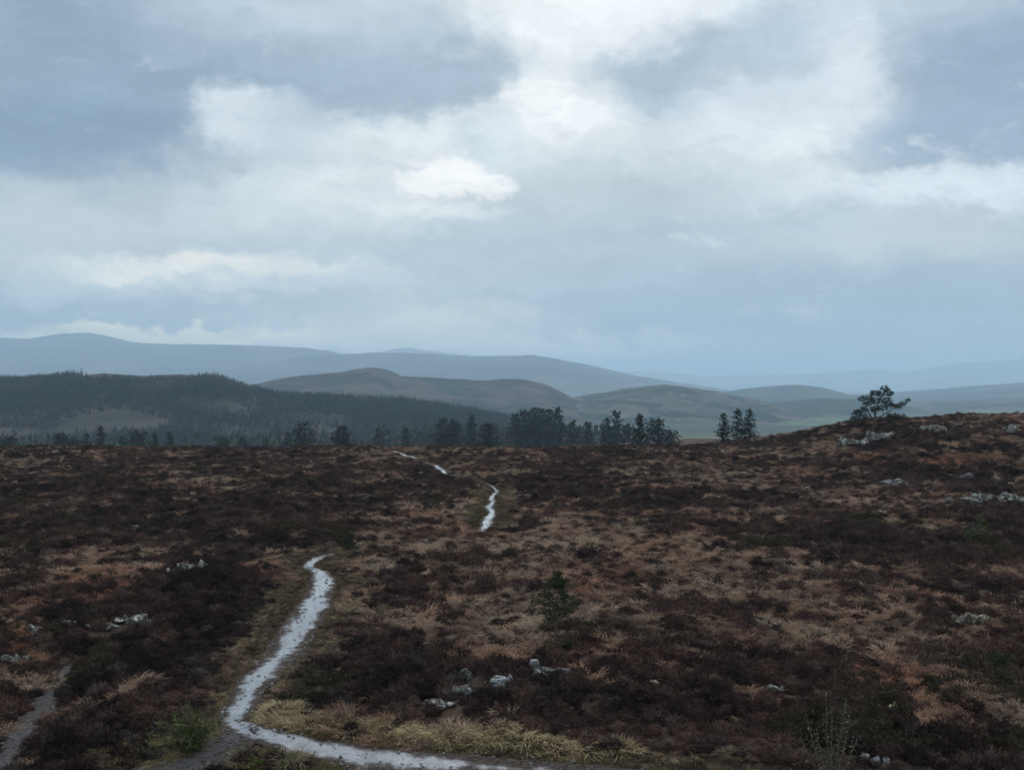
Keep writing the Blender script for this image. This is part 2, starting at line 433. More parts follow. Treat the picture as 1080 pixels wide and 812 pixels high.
# ------------------------------------------------------------------ leaf geometry
class Leaves:
    def __init__(s): s.V = []; s.F = []; s.T = []
    def tri(s, p, d, w, t):
        """thin pointed triangle from p along d, base width w"""
        d = np.asarray(d, float); L = np.linalg.norm(d) + 1e-9
        r = np.cross(d, np.random.default_rng(len(s.F)).normal(size=3)); r = r / (np.linalg.norm(r) + 1e-9) * w * .5
        i = len(s.V); s.V += [p - r, p + r, p + d]; s.F.append((i, i + 1, i + 2)); s.T += [t * .8, t * .8, t]
    def blade(s, p, d, w, t, bend=None):
        """a curved two-quad blade"""
        d = np.asarray(d, float)
        r = np.cross(d, (rng.normal(), rng.normal(), rng.normal() * .3)); r = r / (np.linalg.norm(r) + 1e-9) * w * .5
        b = np.zeros(3) if bend is None else np.asarray(bend, float)
        q = p + d * .55; e = p + d + b
        i = len(s.V); s.V += [p - r, p + r, q - r * .85, q + r * .85, e]
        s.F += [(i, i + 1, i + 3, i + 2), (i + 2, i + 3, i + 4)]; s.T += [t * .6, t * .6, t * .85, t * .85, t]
    def leaf(s, p, d, w, t):
        """a rhombic flat spray"""
        d = np.asarray(d, float)
        r = np.cross(d, (rng.normal(), rng.normal(), rng.normal())); r = r / (np.linalg.norm(r) + 1e-9) * w * .5
        i = len(s.V); s.V += [p, p + d * .5 - r, p + d, p + d * .5 + r]; s.F.append((i, i + 1, i + 2, i + 3)); s.T += [t] * 4
    def obj(s, name, mat, parent=None, link=True):
        return mesh_obj(name, np.array(s.V), s.F, mat, parent, link=link, attrs={'tint': ('FLOAT', np.array(s.T))})

def tubes(segs, sides=6):
    """segs: list of polylines [(p, r), ...]"""
    V = []; Fc = []
    for line in segs:
        base = len(V)
        for k, (p, r) in enumerate(line):
            p = np.asarray(p, float)
            a = np.asarray(line[max(0, k - 1)][0], float); b = np.asarray(line[min(len(line) - 1, k + 1)][0], float)
            d = b - a; d /= np.linalg.norm(d) + 1e-9
            e1 = np.cross(d, (0.3, 0.9, 0.1) if abs(d[2]) > .5 else (0, 0, 1)); e1 /= np.linalg.norm(e1) + 1e-9; e2 = np.cross(d, e1)
            for q in range(sides):
                c = 2 * math.pi * q / sides
                V.append(p + r * (math.cos(c) * e1 + math.sin(c) * e2))
        for k in range(len(line) - 1):
            for q in range(sides):
                i = base + k * sides + q; j = base + k * sides + (q + 1) % sides
                Fc.append((i, j, j + sides, i + sides))
        Fc.append(tuple(base + (len(line) - 1) * sides + q for q in range(sides)))
    return np.array(V), Fc

def unit(v): v = np.asarray(v, float); return v / (np.linalg.norm(v) + 1e-9)

# ---- ground-cover prototypes (instanced through geometry nodes)
def heather_proto(seed, rad=.27, h=.27, n=230):
    g = np.random.default_rng(seed); L = Leaves()
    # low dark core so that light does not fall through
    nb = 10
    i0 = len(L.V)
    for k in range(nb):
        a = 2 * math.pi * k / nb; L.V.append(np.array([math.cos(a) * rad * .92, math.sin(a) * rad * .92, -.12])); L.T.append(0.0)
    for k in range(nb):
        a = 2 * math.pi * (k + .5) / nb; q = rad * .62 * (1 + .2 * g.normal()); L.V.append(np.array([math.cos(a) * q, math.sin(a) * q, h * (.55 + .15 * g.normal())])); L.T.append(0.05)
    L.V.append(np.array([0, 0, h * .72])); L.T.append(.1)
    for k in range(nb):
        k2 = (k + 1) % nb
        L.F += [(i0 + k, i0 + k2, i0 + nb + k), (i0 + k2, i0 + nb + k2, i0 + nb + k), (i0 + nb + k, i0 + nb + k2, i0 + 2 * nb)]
    for _ in range(n):
        a = g.uniform(0, 2 * math.pi); q = math.sqrt(g.uniform()) 
        nrm = unit((math.cos(a) * q, math.sin(a) * q, 1.05 - .75 * q * q))
        p = np.array([math.cos(a) * q * rad * .9, math.sin(a) * q * rad * .9, h * (.8 - .75 * q * q) + .03 * g.normal()])
        d = unit(nrm + .45 * g.normal(size=3)) * g.uniform(.05, .14)
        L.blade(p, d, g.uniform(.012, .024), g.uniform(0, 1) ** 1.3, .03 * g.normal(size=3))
    return L
def tuft_proto(seed, n=150, rad=.24, ln=.30, flop=.9, w=.015):
    g = np.random.default_rng(seed); L = Leaves()
    for _ in range(n):
        a = g.uniform(0, 2 * math.pi); q = math.sqrt(g.uniform()) * rad
        p = np.array([math.cos(a) * q, math.sin(a) * q, -.04])
        o = unit((math.cos(a) + .5 * g.normal(), math.sin(a) + .5 * g.normal(), 0))
        d = unit((o[0] * flop * g.uniform(.3, 1.4), o[1] * flop * g.uniform(.3, 1.4), 1)) * ln * g.uniform(.5, 1.1)
        b = np.array([o[0], o[1], -1.0]) * ln * g.uniform(.1, .45)
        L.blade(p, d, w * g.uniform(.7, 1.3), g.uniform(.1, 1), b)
    return L
def mossy_proto(seed): return tuft_proto(seed, 130, .24, .12, 1.2, .02)

def scatter(name, pts, protos, kind='stuff', label=None, cat=None):
    """pts: dict pos rot scl col pick (numpy). One object whose geometry-node modifier sets a plant on each point."""
    n = len(pts['pos'])
    o = mesh_obj(name, pts['pos'], [], None, attrs={'rot': ('FLOAT_VECTOR', pts['rot']), 'scl': ('FLOAT_VECTOR', pts['scl']),
        'col': ('FLOAT_COLOR', np.c_[pts['col'], np.ones(n)]), 'pick': ('FLOAT', pts['pick'])})
    t = bpy.data.node_groups.new(name, 'GeometryNodeTree')
    t.interface.new_socket('Geometry', in_out='INPUT', socket_type='NodeSocketGeometry')
    t.interface.new_socket('Geometry', in_out='OUTPUT', socket_type='NodeSocketGeometry')
    N = t.nodes; L = t.links
    gi = N.new('NodeGroupInput'); go = N.new('NodeGroupOutput')
    g2i = N.new('GeometryNodeGeometryToInstance')
    for pr in reversed(protos):
        oi = N.new('GeometryNodeObjectInfo'); oi.inputs['Object'].default_value = pr
        L.new(oi.outputs['Geometry'], g2i.inputs[0])
    def at(nm, ty):
        a = N.new('GeometryNodeInputNamedAttribute'); a.data_type = ty; a.inputs['Name'].default_value = nm
        return a.outputs['Attribute']
    iop = N.new('GeometryNodeInstanceOnPoints')
    e2r = N.new('FunctionNodeEulerToRotation')
    L.new(at('rot', 'FLOAT_VECTOR'), e2r.inputs[0])
    L.new(gi.outputs[0], iop.inputs['Points']); L.new(g2i.outputs[0], iop.inputs['Instance'])
    iop.inputs['Pick Instance'].default_value = True
    f2i = N.new('FunctionNodeFloatToInt'); L.new(at('pick', 'FLOAT'), f2i.inputs[0])
    L.new(f2i.outputs[0], iop.inputs['Instance Index'])
    L.new(e2r.outputs[0], iop.inputs['Rotation']); L.new(at('scl', 'FLOAT_VECTOR'), iop.inputs['Scale'])
    L.new(iop.outputs[0], go.inputs[0])
    md = o.modifiers.new('scatter', 'NODES'); md.node_group = t
    return tag(o, label, cat, kind=kind)

def protos(fn, mat, seeds, nm):
    return [fn(s).obj(nm, mat, link=False) for s in seeds]

# ------------------------------------------------------------------ moor vegetation
def blobs(u, v, lst):
    b = np.zeros(u.shape)
    for (cu, cv, ru, rv, a) in lst:
        e = ((u - cu) / ru) ** 2 + ((v - cv) / rv) ** 2
        b += a * np.exp(-e)
    return b
DARK = [(150, 540, 260, 80, -.16), (150, 715, 120, 70, -.75), (110, 790, 130, 30, -.5), (230, 610, 60, 45, -.6), (960, 572, 150, 22, -.7), (335, 730, 60, 45, -.6), (600, 750, 140, 28, -.7), (400, 690, 50, 40, -.3), (700, 525, 130, 14, -.35),
        (1000, 475, 100, 12, -.6), (1050, 505, 50, 12, -.5), (560, 515, 60, 18, -.3), (230, 535, 90, 14, -.35), (850, 790, 170, 28, -.6), (760, 740, 60, 18, -.4), (780, 700, 60, 10, -.25), (330, 560, 60, 12, -.4), (640, 500, 60, 10, -.3), (500, 640, 40, 20, -.25)]
TAN = [(800, 640, 200, 60, .30), (640, 600, 150, 40, .25), (560, 655, 80, 25, .2), (900, 540, 100, 14, .2), (760, 510, 120, 14, .2), (980, 690, 90, 30, .3), (470, 700, 60, 20, .3), (430, 600, 60, 20, .1), (640, 545, 80, 10, .3), (120, 560, 120, 30, .1), (60, 650, 60, 25, .2), (940, 480, 70, 8, .4), (820, 500, 60, 10, .3)]
RUST = [(100, 625, 60, 22, 1.2), (60, 680, 60, 18, .9), (950, 715, 60, 25, .7), (1000, 735, 60, 20, .5), (960, 485, 80, 8, .8), (560, 690, 120, 20, .3), (770, 690, 40, 20, .4), (150, 475, 50, 6, .6), (820, 560, 200, 60, .15)]

white = (.42, .42, .39); grey = (.27, .27, .25); blu = (.29, .315, .325); lich = (.42, .40, .25)
RK = [
 (176, 607, 24, 11, 'pale lichened outcrop, lower left half of the one by itself left of path', white),
 (203, 602, 30, 11, 'pale lichened outcrop, upper right half of the one by itself left of path', white),
 (38, 663, 26, 7, 'low pale stone at the left end of the broken row by the left frame edge', grey),
 (72, 660, 16, 6, 'small pale stone within the broken row near the left frame edge', lich),
 (108, 661, 34, 7, 'flat pale stone in the broken row left of the path', grey),
 (142, 655, 36, 8, 'flat grey white stone ending the broken row towards the path', white),
 (18, 690, 30, 7, 'pale stone slanting down to the left frame edge below the row', grey),
 (464, 741, 38, 11, 'whitish stone lowest at the left end of the foreground rock band', white),
 (490, 731, 30, 13, 'jagged grey stone between whitish end stone and long slab of foreground band', blu),
 (516, 720, 58, 15, 'long rough grey slab in the middle of the foreground rock band', blu),
 (580, 708, 46, 15, 'blue grey block topping the right end of the foreground rock band', blu),
 (555, 712, 16, 5, 'small stone joining slab and blue grey block in foreground band', grey),
 (450, 717, 30, 8, 'small pale stone above the left end of the foreground rock band', grey),
 (690, 720, 16, 7, 'little yellowish white stone in the dark hollow right of the rock band', lich),
 (823, 723, 26, 6, 'thin pale stone in the heather above the lichened shrub', white),
 (1021, 657, 40, 11, 'cream lichened stone alone on the fawn slope at right', lich),
 (936, 740, 18, 7, 'small cream stone beside the lichened shrub', lich),
 (1003, 800, 20, 7, 'small pale stone near the bottom right corner', white),
 (924, 800, 26, 8, 'grey white stone at the bottom frame edge right of the lichened shrub', blu),
 (941, 511, 28, 6, 'pale bluish slab on the middle of the right slope', blu),
 (905, 469, 34, 8, 'broad pale stone highest among those left of the knoll top', white),
 (930, 462, 30, 7, 'pale stone just under the lone pine on the knoll', white),
 (884, 471, 16, 5, 'little stone at the lower left end of the knoll scatter', grey),
 (985, 454, 24, 7, 'whitish stone on the knoll crest right of the lone pine', white),
 (1004, 449, 18, 5, 'narrow stone highest on the knoll crest', grey),
 (1066, 455, 22, 8, 'pale stone on the knoll top by the right frame edge', white),
 (1020, 504, 14, 10, 'upright whitish stone above the great slabs at right', blu),
 (1022, 530, 30, 10, 'left slab of the great pale slabs near the right frame edge', white),
 (1048, 527, 34, 11, 'middle slab of the great pale slabs near the right frame edge', blu),
 (1073, 529, 34, 11, 'right slab of the great pale slabs cut by the frame edge', white),
 (1000, 529, 16, 6, 'small stone just left of the great pale slabs', grey),
 (848, 517, 14, 5, 'small pale stone on the slope left of the bluish slab', lich),
 (808, 508, 14, 4, 'tiny pale stone amid heather at the foot of the right slope', grey),
]
def rock_spot(u, vb):
    ys = np.linspace(16, 140, 1500); xs = (u - 540) / F * ys
    vv = HZ - (base_h(xs, ys) + .12 - EYE) / ys * F
    k = np.argmax(vv <= vb)
    D = ys[k] if vv.min() <= vb else ys[np.argmin(vv)]
    return xs[0] / ys[0] * D, D
ROCKS = [rock_spot(r[0], r[1]) + (r[2] / F * rock_spot(r[0], r[1])[1] / 2, ) for r in RK]
def samples():
    xs = []; ys = []; sp = []
    y = 13.0
    while y < 152:
        s = 0.30 + 0.0030 * (y - 15)
        half = 0.50 * y + 9
        n = int(2 * half / s)
        xs.append((np.arange(n) + rng.uniform(0, 1, n)) * s - half); ys.append(y + rng.uniform(-.5, .5, n) * s); sp.append(np.full(n, s))
        y += s
    return np.concatenate(xs), np.concatenate(ys), np.concatenate(sp)
X, Y, SP = samples()
Zg = ground_h(X, Y)
U, Vp = proj(X, Y, Zg)
dm, hwm, vgm = path_info(X, Y, MAIN)
ds, hws, _ = path_info(X, Y, SIDE)
dl, hwl, _ = path_info(X, Y, LINK)
em = dm - hwm * (1.02 + .25 * fbm(X / .7, Y / .7, 92, 2)); es = ds - hws; el = dl - hwl
onpath = (em < .03) | (es < .10 * vn(X / .5, Y / .5, 95) - .22 * vn(X / .8, Y / .8, 96)) | (el < .0)
vnoise = fbm(X / 1.3, Y / 1.3, 77, 3)
verge = (~onpath) & (em < vgm * (0.75 + .7 * vnoise))
vergel = (~onpath) & (~verge) & ((el < .35 + .3 * vnoise))
for (rx, ry, rw) in ROCKS:      # vegetation keeps off the bare rock, mostly
    q_ = ((X - rx) / (rw * 1.05)) ** 2 + ((Y - ry + .35 * rw) / (.35 + .8 * rw)) ** 2
    onpath |= (q_ < 1) & (rng.uniform(size=len(X)) < .72)
bias = blobs(U, Vp, [(a, b, c, d, e * .85) for a, b, c, d, e in DARK] + TAN)
g = .62 * fbm(X / 1.05, Y / 1.3, 101, 3) + .34 * fbm(X / 2.6, Y / 3.4, 104, 2) + .40 * fbm(X / 7.5, Y / 9, 102, 3) + 0.16 * (rng.uniform(-1, 1, len(X))) + bias * .75
grassy = (~onpath) & (~verge) & (~vergel) & (g > 0.06)
heath = (~onpath) & (~verge) & (~vergel) & (~grassy)
rustf = blobs(U, Vp, RUST) + .75 * fbm(X / 3, Y / 4, 103, 3) + .05

def mixc(a, b, t): t = np.clip(t, 0, 1)[:, None]; return np.asarray(a)[None] * (1 - t) + np.asarray(b)[None] * t
def pick(mask, scale, zs, cols, np_, tilt=.12, drop=0.0):
    n = int(mask.sum())
    sc = scale * rng.uniform(.75, 1.3, n)
    return dict(pos=np.c_[X[mask], Y[mask], Zg[mask] - drop], rot=np.c_[rng.normal(0, tilt, n), rng.normal(0, tilt, n), rng.uniform(0, 6.28, n)],
                scl=np.c_[sc, sc, sc * zs * rng.uniform(.8, 1.2, n)], col=cols, pick=rng.integers(0, np_, n).astype(float))

# heather: blackish brown to purple brown, some grey and some olive
n = int(heath.sum()); xh, yh = X[heath], Y[heath]
c = mixc((0.025, 0.0175, 0.0160), (0.118, 0.069, 0.056), .5 + .6 * fbm(xh / 2.3, yh / 2.6, 111, 3) + .35 * rng.uniform(-1, 1, n) + .5 * fbm(xh / .8, yh / 1.0, 117, 2) + .5 * bias[heath])
c = c + (rng.uniform(size=n) < .10)[:, None] * np.array([[.045, .040, .032]])
c = mixc_ = c * (1 + .25 * rng.uniform(-1, 1, (n, 1)))
olive = (fbm(xh / 3, yh / 3, 112, 3) > .38)
c[olive] = c[olive] * .6 + np.array([[.022, .024, .010]])
H_PROT = protos(heather_proto, M_heath, range(200, 206), 'heather_clump')
hscale = SP[heath] / .36 * (1.0 + .25 * fbm(xh / 3, yh / 3, 113, 2)) * np.where(yh > 60, .85, 1.0)
nearp = np.clip(em[heath] / 2.2, .45, 1)
d_h = pick(heath, hscale, 1.0, c, len(H_PROT), drop=.02); d_h['scl'][:, 2] *= nearp
scatter('heather', d_h, H_PROT)

# moor grass and deer grass hummocks: tan, fawn, rust
n = int(grassy.sum()); xg, yg = X[grassy], Y[grassy]
c = mixc((0.135, 0.090, 0.064), (0.370, 0.270, 0.188), .5 + .8 * fbm(xg / 1.6, yg / 1.6, 121, 3) + .3 * rng.uniform(-1, 1, n))
c = mixc_r = c * (1 - np.clip(rustf[grassy], 0, .85)[:, None]) + np.clip(rustf[grassy], 0, .85)[:, None] * np.array([[.29, .135, .082]]) * rng.uniform(.7, 1.2, (n, 1))
pal = rng.uniform(size=n) < .03 + .08 * (fbm(xg / 2.2, yg / 2.2, 122, 2) > .35)
c[pal] = np.array([[.33, .275, .195]]) * rng.uniform(.7, 1.1, (int(pal.sum()), 1))
c *= rng.uniform(.7, 1.25, (n, 1))
G_PROT = protos(tuft_proto, M_grass, range(300, 305), 'grass_tussock')
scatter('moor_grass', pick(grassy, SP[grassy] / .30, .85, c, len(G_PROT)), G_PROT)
# a heather understorey between the tussocks
sub = grassy & (rng.uniform(size=len(X)) < .62)
n = int(sub.sum())
c = np.array([[.050, .033, .028]]) * rng.uniform(.6, 1.5, (n, 1))
keepX, keepY, keepZ = X.copy(), Y.copy(), Zg.copy()
X = X + rng.uniform(-.2, .2, len(X)); Y = Y + rng.uniform(-.2, .2, len(Y))
scatter('low_heather', pick(sub, SP[sub] / .42, .85, c, len(H_PROT), drop=.05), H_PROT)
X, Y, Zg = keepX, keepY, keepZ

# path verges: low olive and straw grass, bright straw above the foot of the track
def verge_points():
    xs = []; ys = []
    for P, dens, wid in ((MAIN, 26, 1.25), (LINK, 26, .7)):
        L = np.hypot(np.gradient(P[:, 0]), np.gradient(P[:, 1]))
        nn = (L * 2 * (P[:, 3] * wid) * dens).astype(int) + 1
        idx = np.repeat(np.arange(len(P)), nn)
        tx = np.gradient(P[:, 0]); ty = np.gradient(P[:, 1]); l = np.hypot(tx, ty)
        off = (P[idx, 2] * 1.05 + rng.uniform(0, 1, len(idx)) ** 1.3 * P[idx, 3] * wid) * np.where(rng.uniform(size=len(idx)) < .5, -1, 1)
        j = rng.uniform(-.5, .5, len(idx)) * L[idx] * 2
        xs.append(P[idx, 0] + ty[idx] / l[idx] * off + tx[idx] / l[idx] * j); ys.append(P[idx, 1] - tx[idx] / l[idx] * off + ty[idx] / l[idx] * j)
    for (u0, v0, u1, v1, w, nn) in ((80, 806, 262, 768, .75, 1500), (255, 808, 345, 806, .5, 420), (330, 766, 690, 800, .26, 1000), (262, 752, 330, 764, .5, 420)):
        t = rng.uniform(0, 1, nn); a = [gp(u, v) for u, v in zip(u0 + (u1 - u0) * t, v0 + (v1 - v0) * t)]
        a = np.array(a); xs.append(a[:, 0] + rng.normal(0, .12, nn)); ys.append(a[:, 1] + rng.normal(0, w, nn))
    return np.concatenate(xs), np.concatenate(ys)
EXTRA = 1500 + 420 + 1000 + 420
X, Y = verge_points()
extra = np.arange(len(X)) >= len(X) - EXTRA
dm, hwm, vgm = path_info(X, Y, MAIN); ds, hws, _ = path_info(X, Y, SIDE); dl, hwl, _ = path_info(X, Y, LINK)
em = dm - hwm * (1.0 + .25 * fbm(X / .7, Y / .7, 92, 2)); el = dl - hwl * 1.0
ok = (em > -.10) & (el > -.06) & (em < vgm * (1.0 + .5 * fbm(X / 1.3, Y / 1.3, 77, 3)) + .0 + (el < .6) * .5 + extra * 3) & (rng.uniform(size=len(X)) < .9)
X, Y, em, vgm, el = X[ok], Y[ok], em[ok], vgm[ok], el[ok]
Zg = ground_h(X, Y); U, Vp = proj(X, Y, Zg); n = len(X)
straw = (.9 + .6 * fbm(X / .8, Y / .6, 133, 3)) * blobs(U, Vp, [(330, 765, 60, 14, .9), (450, 775, 120, 12, 1.0), (600, 786, 110, 12, .8), (285, 742, 22, 14, .9), (150, 795, 90, 12, .6), (245, 730, 20, 20, .4)])
moss = blobs(U, Vp, [(295, 806, 50, 9, 1.4), (225, 782, 50, 10, .55), (140, 796, 60, 10, .4), (500, 540, 14, 25, .3)])
c = mixc((0.175, 0.125, 0.078), (0.350, 0.272, 0.165), .5 + .8 * fbm(X / .9, Y / .9, 131, 3) + .3 * rng.uniform(-1, 1, n))
c = c * (1 - np.clip(straw, 0, .9)[:, None]) + np.clip(straw, 0, .9)[:, None] * np.array([[.50, .41, .235]])
c = c * (1 - np.clip(moss, 0, .9)[:, None]) + np.clip(moss, 0, .9)[:, None] * np.array([[.10, .135, .030]])
rr = np.clip(fbm(X / 2, Y / 2, 132, 2) * 1.2, 0, .6)[:, None]
c = c * (1 - rr) + rr * np.array([[.10, .055, .038]])
c *= rng.uniform(.65, 1.3, (n, 1))
V_PROT = protos(lambda s: tuft_proto(s, 90, .15, .17, 1.0, .009), M_grass, range(320, 324), 'verge_tuft')
allm = np.ones(n, bool)
far = np.clip((Y - 20) / 100, 0, 1)
sc = rng.uniform(.6, 1.15, n) * (1.0 + .3 * np.clip(straw, 0, 1)) * np.clip(.55 + em / np.maximum(vgm, .2), .5, 1.15) * (1 - .25 * far)
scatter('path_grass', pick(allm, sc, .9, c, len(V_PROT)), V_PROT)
# short dead grass and moss covering the verge ground and the bare strip by the junction
k = rng.uniform(size=n) < .8
c2 = mixc((0.07, 0.050, 0.034), (0.13, 0.098, 0.062), rng.uniform(size=int(k.sum()))); mo = np.clip(moss[k], 0, 1)[:, None]
c2 = c2 * (1 - mo) + mo * np.array([[.06, .10, .016]])
MS = protos(mossy_proto, M_grass, range(330, 333), 'moss_tuft')
scatter('short_turf', pick(k, np.ones(int(k.sum())) * .9, 1.0, c2, len(MS)), MS)

# loose stones on the paths
def pebble_proto(seed):
    g = np.random.default_rng(seed); L = Leaves()
    V0 = [(0, 0, 1), (0, 0, -1)] + [(math.cos(a), math.sin(a), z) for z in (.5, -.35) for a in np.linspace(0, 2 * math.pi, 7)[:-1]]
    L.V = [np.array(v) * g.uniform(.7, 1.15, 3) * (.03, .03, .018) for v in V0]; L.T = list(g.uniform(.3, .8, len(V0)))
    for k in range(6):
        k2 = (k + 1) % 6
        L.F += [(0, 2 + k, 2 + k2), (2 + k, 8 + k, 8 + k2, 2 + k2), (1, 8 + k2, 8 + k)]
    return L
M_stone = leaf_mat('path_stone', True, var=.35, trans=0, spec=.3)
PB = protos(pebble_proto, M_stone, range(360, 364), 'path_pebble')
gx = []; gy = []; gs = []
for P_, dn in ((MAIN, 38), (SIDE, 110), (LINK, 110)):
    L_ = np.hypot(np.gradient(P_[:, 0]), np.gradient(P_[:, 1]))
    nn = (L_ * 2 * P_[:, 2] * dn * np.clip(40 / P_[:, 1], 0, 1)).astype(int)
    ix = np.repeat(np.arange(len(P_)), nn); tx = np.gradient(P_[:, 0]); ty = np.gradient(P_[:, 1])
    a = rng.uniform(-1, 1, len(ix)); a = np.sign(a) * np.abs(a) ** .7 * P_[ix, 2] * 1.1; b = rng.uniform(-.6, .6, len(ix))
    gs.append(np.full(len(ix), {id(MAIN): 1.0}.get(id(P_), .42)))
    gx.append(P_[ix, 0] + ty[ix] / L_[ix] * a + tx[ix] * b); gy.append(P_[ix, 1] - tx[ix] / L_[ix] * a + ty[ix] * b)
gs = np.concatenate(gs); gs = gs * np.where((np.concatenate(gx) > -1.2) & (np.concatenate(gy) < 24), .45, 1); gx = np.concatenate(gx); gy = np.concatenate(gy); n = len(gx)
sz = .40 + rng.uniform(0, 1, n) ** 4 * 1.5
k_ = rng.uniform(size=n)[:, None]
scatter('gravel', dict(pos=np.c_[gx, gy, base_h(gx, gy) - .135], rot=np.c_[rng.normal(0, .3, (n, 2)), rng.uniform(0, 6.28, n)], scl=np.c_[sz, sz, sz],
        col=(np.array([[.10, .10, .10]]) * (1 - k_) + np.array([[.17, .17, .175]]) * k_) * gs[:, None], pick=rng.integers(0, 4, n).astype(float)), PB)

# ------------------------------------------------------------------ far conifer plantations (a mass)
def forest_proto(seed):
    g = np.random.default_rng(seed); L = Leaves()
    H = 1.0
    for lv in range(7):
        z = .12 + lv * .125; rad = .24 * (1 - lv / 7.6) * g.uniform(.8, 1.2)
        for k in range(6):
            a = 2 * math.pi * (k + g.uniform(-.4, .4)) / 6
            d = np.array([math.cos(a), math.sin(a), -.25]) * rad
            L.leaf(np.array([0, 0, z + .08]), d, rad * .9, g.uniform(0, 1))
    L.leaf(np.array([0, 0, .8]), np.array([0, 0, .22]), .07, .5); L.leaf(np.array([0, 0, .0]), np.array([0, 0, .4]), .05, .1)
    return L
FP = protos(forest_proto, M_forest, range(400, 405), 'plantation_tree')
def ridge_sample(nn):
    a = rng.uniform(0, 1, nn) ** .8 * (len(RT) - 1.001); b = rng.uniform(0, 1, nn) * (len(RU) - 1.001)
    i = a.astype(int); j = b.astype(int); fa = (a - i)[:, None]; fb = (b - j)[:, None]
    P = (RV[i, j] * (1 - fa) + RV[i + 1, j] * fa) * (1 - fb) + (RV[i, j + 1] * (1 - fa) + RV[i + 1, j + 1] * fa) * fb
    return P
P = ridge_sample(90000)
u, v = proj(P[:, 0], P[:, 1], P[:, 2])
dens = .58 + .75 * fbm(P[:, 0] / 45, P[:, 1] / 60, 141, 5)
dens += blobs(u, v, [(30, 440, 34, 12, 1.5), (145, 394, 75, 5.5, -2.2), (235, 427, 45, 8, -.7), (270, 436, 45, 6, -.6), (98, 444, 42, 10, -.75), (345, 442, 30, 4, -.7), (150, 440, 40, 10, -.5), (60, 418, 120, 14, .8), (240, 410, 40, 8, .8), (400, 432, 60, 6, .7), (200, 450, 150, 8, -.3),
                      (20, 458, 50, 6, -.8), (180, 462, 140, 6, .3), (330, 428, 40, 6, .5)])
keep = (rng.uniform(size=len(P)) < np.clip(dens, 0, 1)) & (P[:, 1] > 600) & (u > -90)
P = P[keep]; n = len(P)
s = rng.uniform(2.0, 5.6, n) * (1 + .4 * fbm(P[:, 0] / 40, P[:, 1] / 40, 142, 2))
c = mixc((.008, .019, .018), (.020, .034, .028), rng.uniform(size=n)); 
larch = fbm(P[:, 0] / 60, P[:, 1] / 60, 143, 3) > .30
c[larch] = np.array([[.055, .048, .036]]) * rng.uniform(.8, 1.2, (int(larch.sum()), 1))
def fpts(P, s, c): 
    n = len(P)
    return dict(pos=P, rot=np.c_[np.zeros(n), np.zeros(n), rng.uniform(0, 6.28, n)], scl=np.c_[s * 1.1, s * 1.1, s], col=c, pick=rng.integers(0, len(FP), n).astype(float))
scatter('conifer_forest', fpts(P, s, c), FP)
# the wood on the slope behind the moor's edge, below eye level
n = 9000
px = rng.uniform(-120, 700, n); yy = rng.uniform(430, 620, n) ; xx = (px - 540) / F * yy
zz = ground_h(xx, yy)
den = .5 + .7 * fbm(xx / 35, yy / 50, 151, 3) + np.where((px > 430) & (px < 620), .25, 0) - np.where(px > 640, .5, 0) - np.where(yy < 470, .3, 0)
keep = rng.uniform(size=n) < den
xx, yy, zz, px = xx[keep], yy[keep], zz[keep], px[keep]; n = len(xx)
vtop = np.where(px > 400, 452, 461) + 8 * rng.uniform(-1, 1, n) + 4 * fbm(xx / 25, yy * 0, 152, 2)
s = np.clip((EYE - (vtop - HZ) / F * yy) - zz, 4, 26) * rng.uniform(.65, 1, n)
c = mixc((.022, .034, .028), (.045, .055, .038), rng.uniform(size=n))
scatter('valley_wood', fpts(np.c_[xx, yy, zz], s, c), FP)

# ------------------------------------------------------------------ individual trees
def conifer_leaves(h, rad, seed, style):
    g = np.random.default_rng(seed); L = Leaves(); segs = []
    lean = g.normal(0, .015, 2) * h
    ax = lambda t: np.array([lean[0] * t * t, lean[1] * t * t, h * t])
    segs.append([(ax(t) - (0, 0, .3 if t == 0 else 0), max(.004 * h, h * .014 * (1 - t) + .002 * h)) for t in np.linspace(0, .97, 9)])
    lo = {'spruce': .06, 'pine': .16, 'ragged': .12, 'round': .05}[style]
    nl = 26; asym = g.uniform(0, 6.28); aa = g.uniform(.05, .3)
    for lv in range(nl):
        t = lo + (1 - lo) * (lv + g.uniform(-.3, .3)) / nl
        q = (t - lo) / (1 - lo); q = min(max(q, 0), 1)
        prof = {'spruce': (1 - q) ** .85 * min(1, .55 + q * 5), 'pine': min(1, .45 + q * 2.2) * (1 - q ** 2.6) ** .7, 'ragged': min(1, .5 + q * 2) * (1 - q) ** .7, 'round': math.sin(math.pi * min(.97, .12 + q * .86)) ** .6}[style]
        for k in range(g.integers(5, 8)):
            a = g.uniform(0, 6.28)
            R_ = rad * prof * g.uniform(.55 if style != 'ragged' else .3, 1.15) * (1 + aa * math.cos(a - asym)) + .012 * h
            rise = {'spruce': -.12 + .35 * q, 'pine': .35, 'ragged': .22, 'round': .45}[style] + g.normal(0, .12)
            dr = unit((math.cos(a), math.sin(a), rise)); p0 = ax(t)
            if k < 3: segs.append([(p0, h * .004), (p0 + dr * R_ * .9, h * .0015)])
            m = max(3, int(14 * R_ / rad))
            for w in range(m):
                f = (w + g.uniform(.2, 1)) / m
                p = p0 + dr * R_ * f + g.normal(0, .018 * h, 3) * (.4 + f)
                dd = unit(dr + g.normal(0, .6, 3) + (0, 0, .25)) * h * g.uniform(.035, .065)
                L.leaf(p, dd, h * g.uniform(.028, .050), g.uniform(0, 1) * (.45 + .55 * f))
    L.leaf(ax(.95), np.array([0, 0, h * .05]), h * .012, .5)
    return L, segs
TREE_CACHE = {}
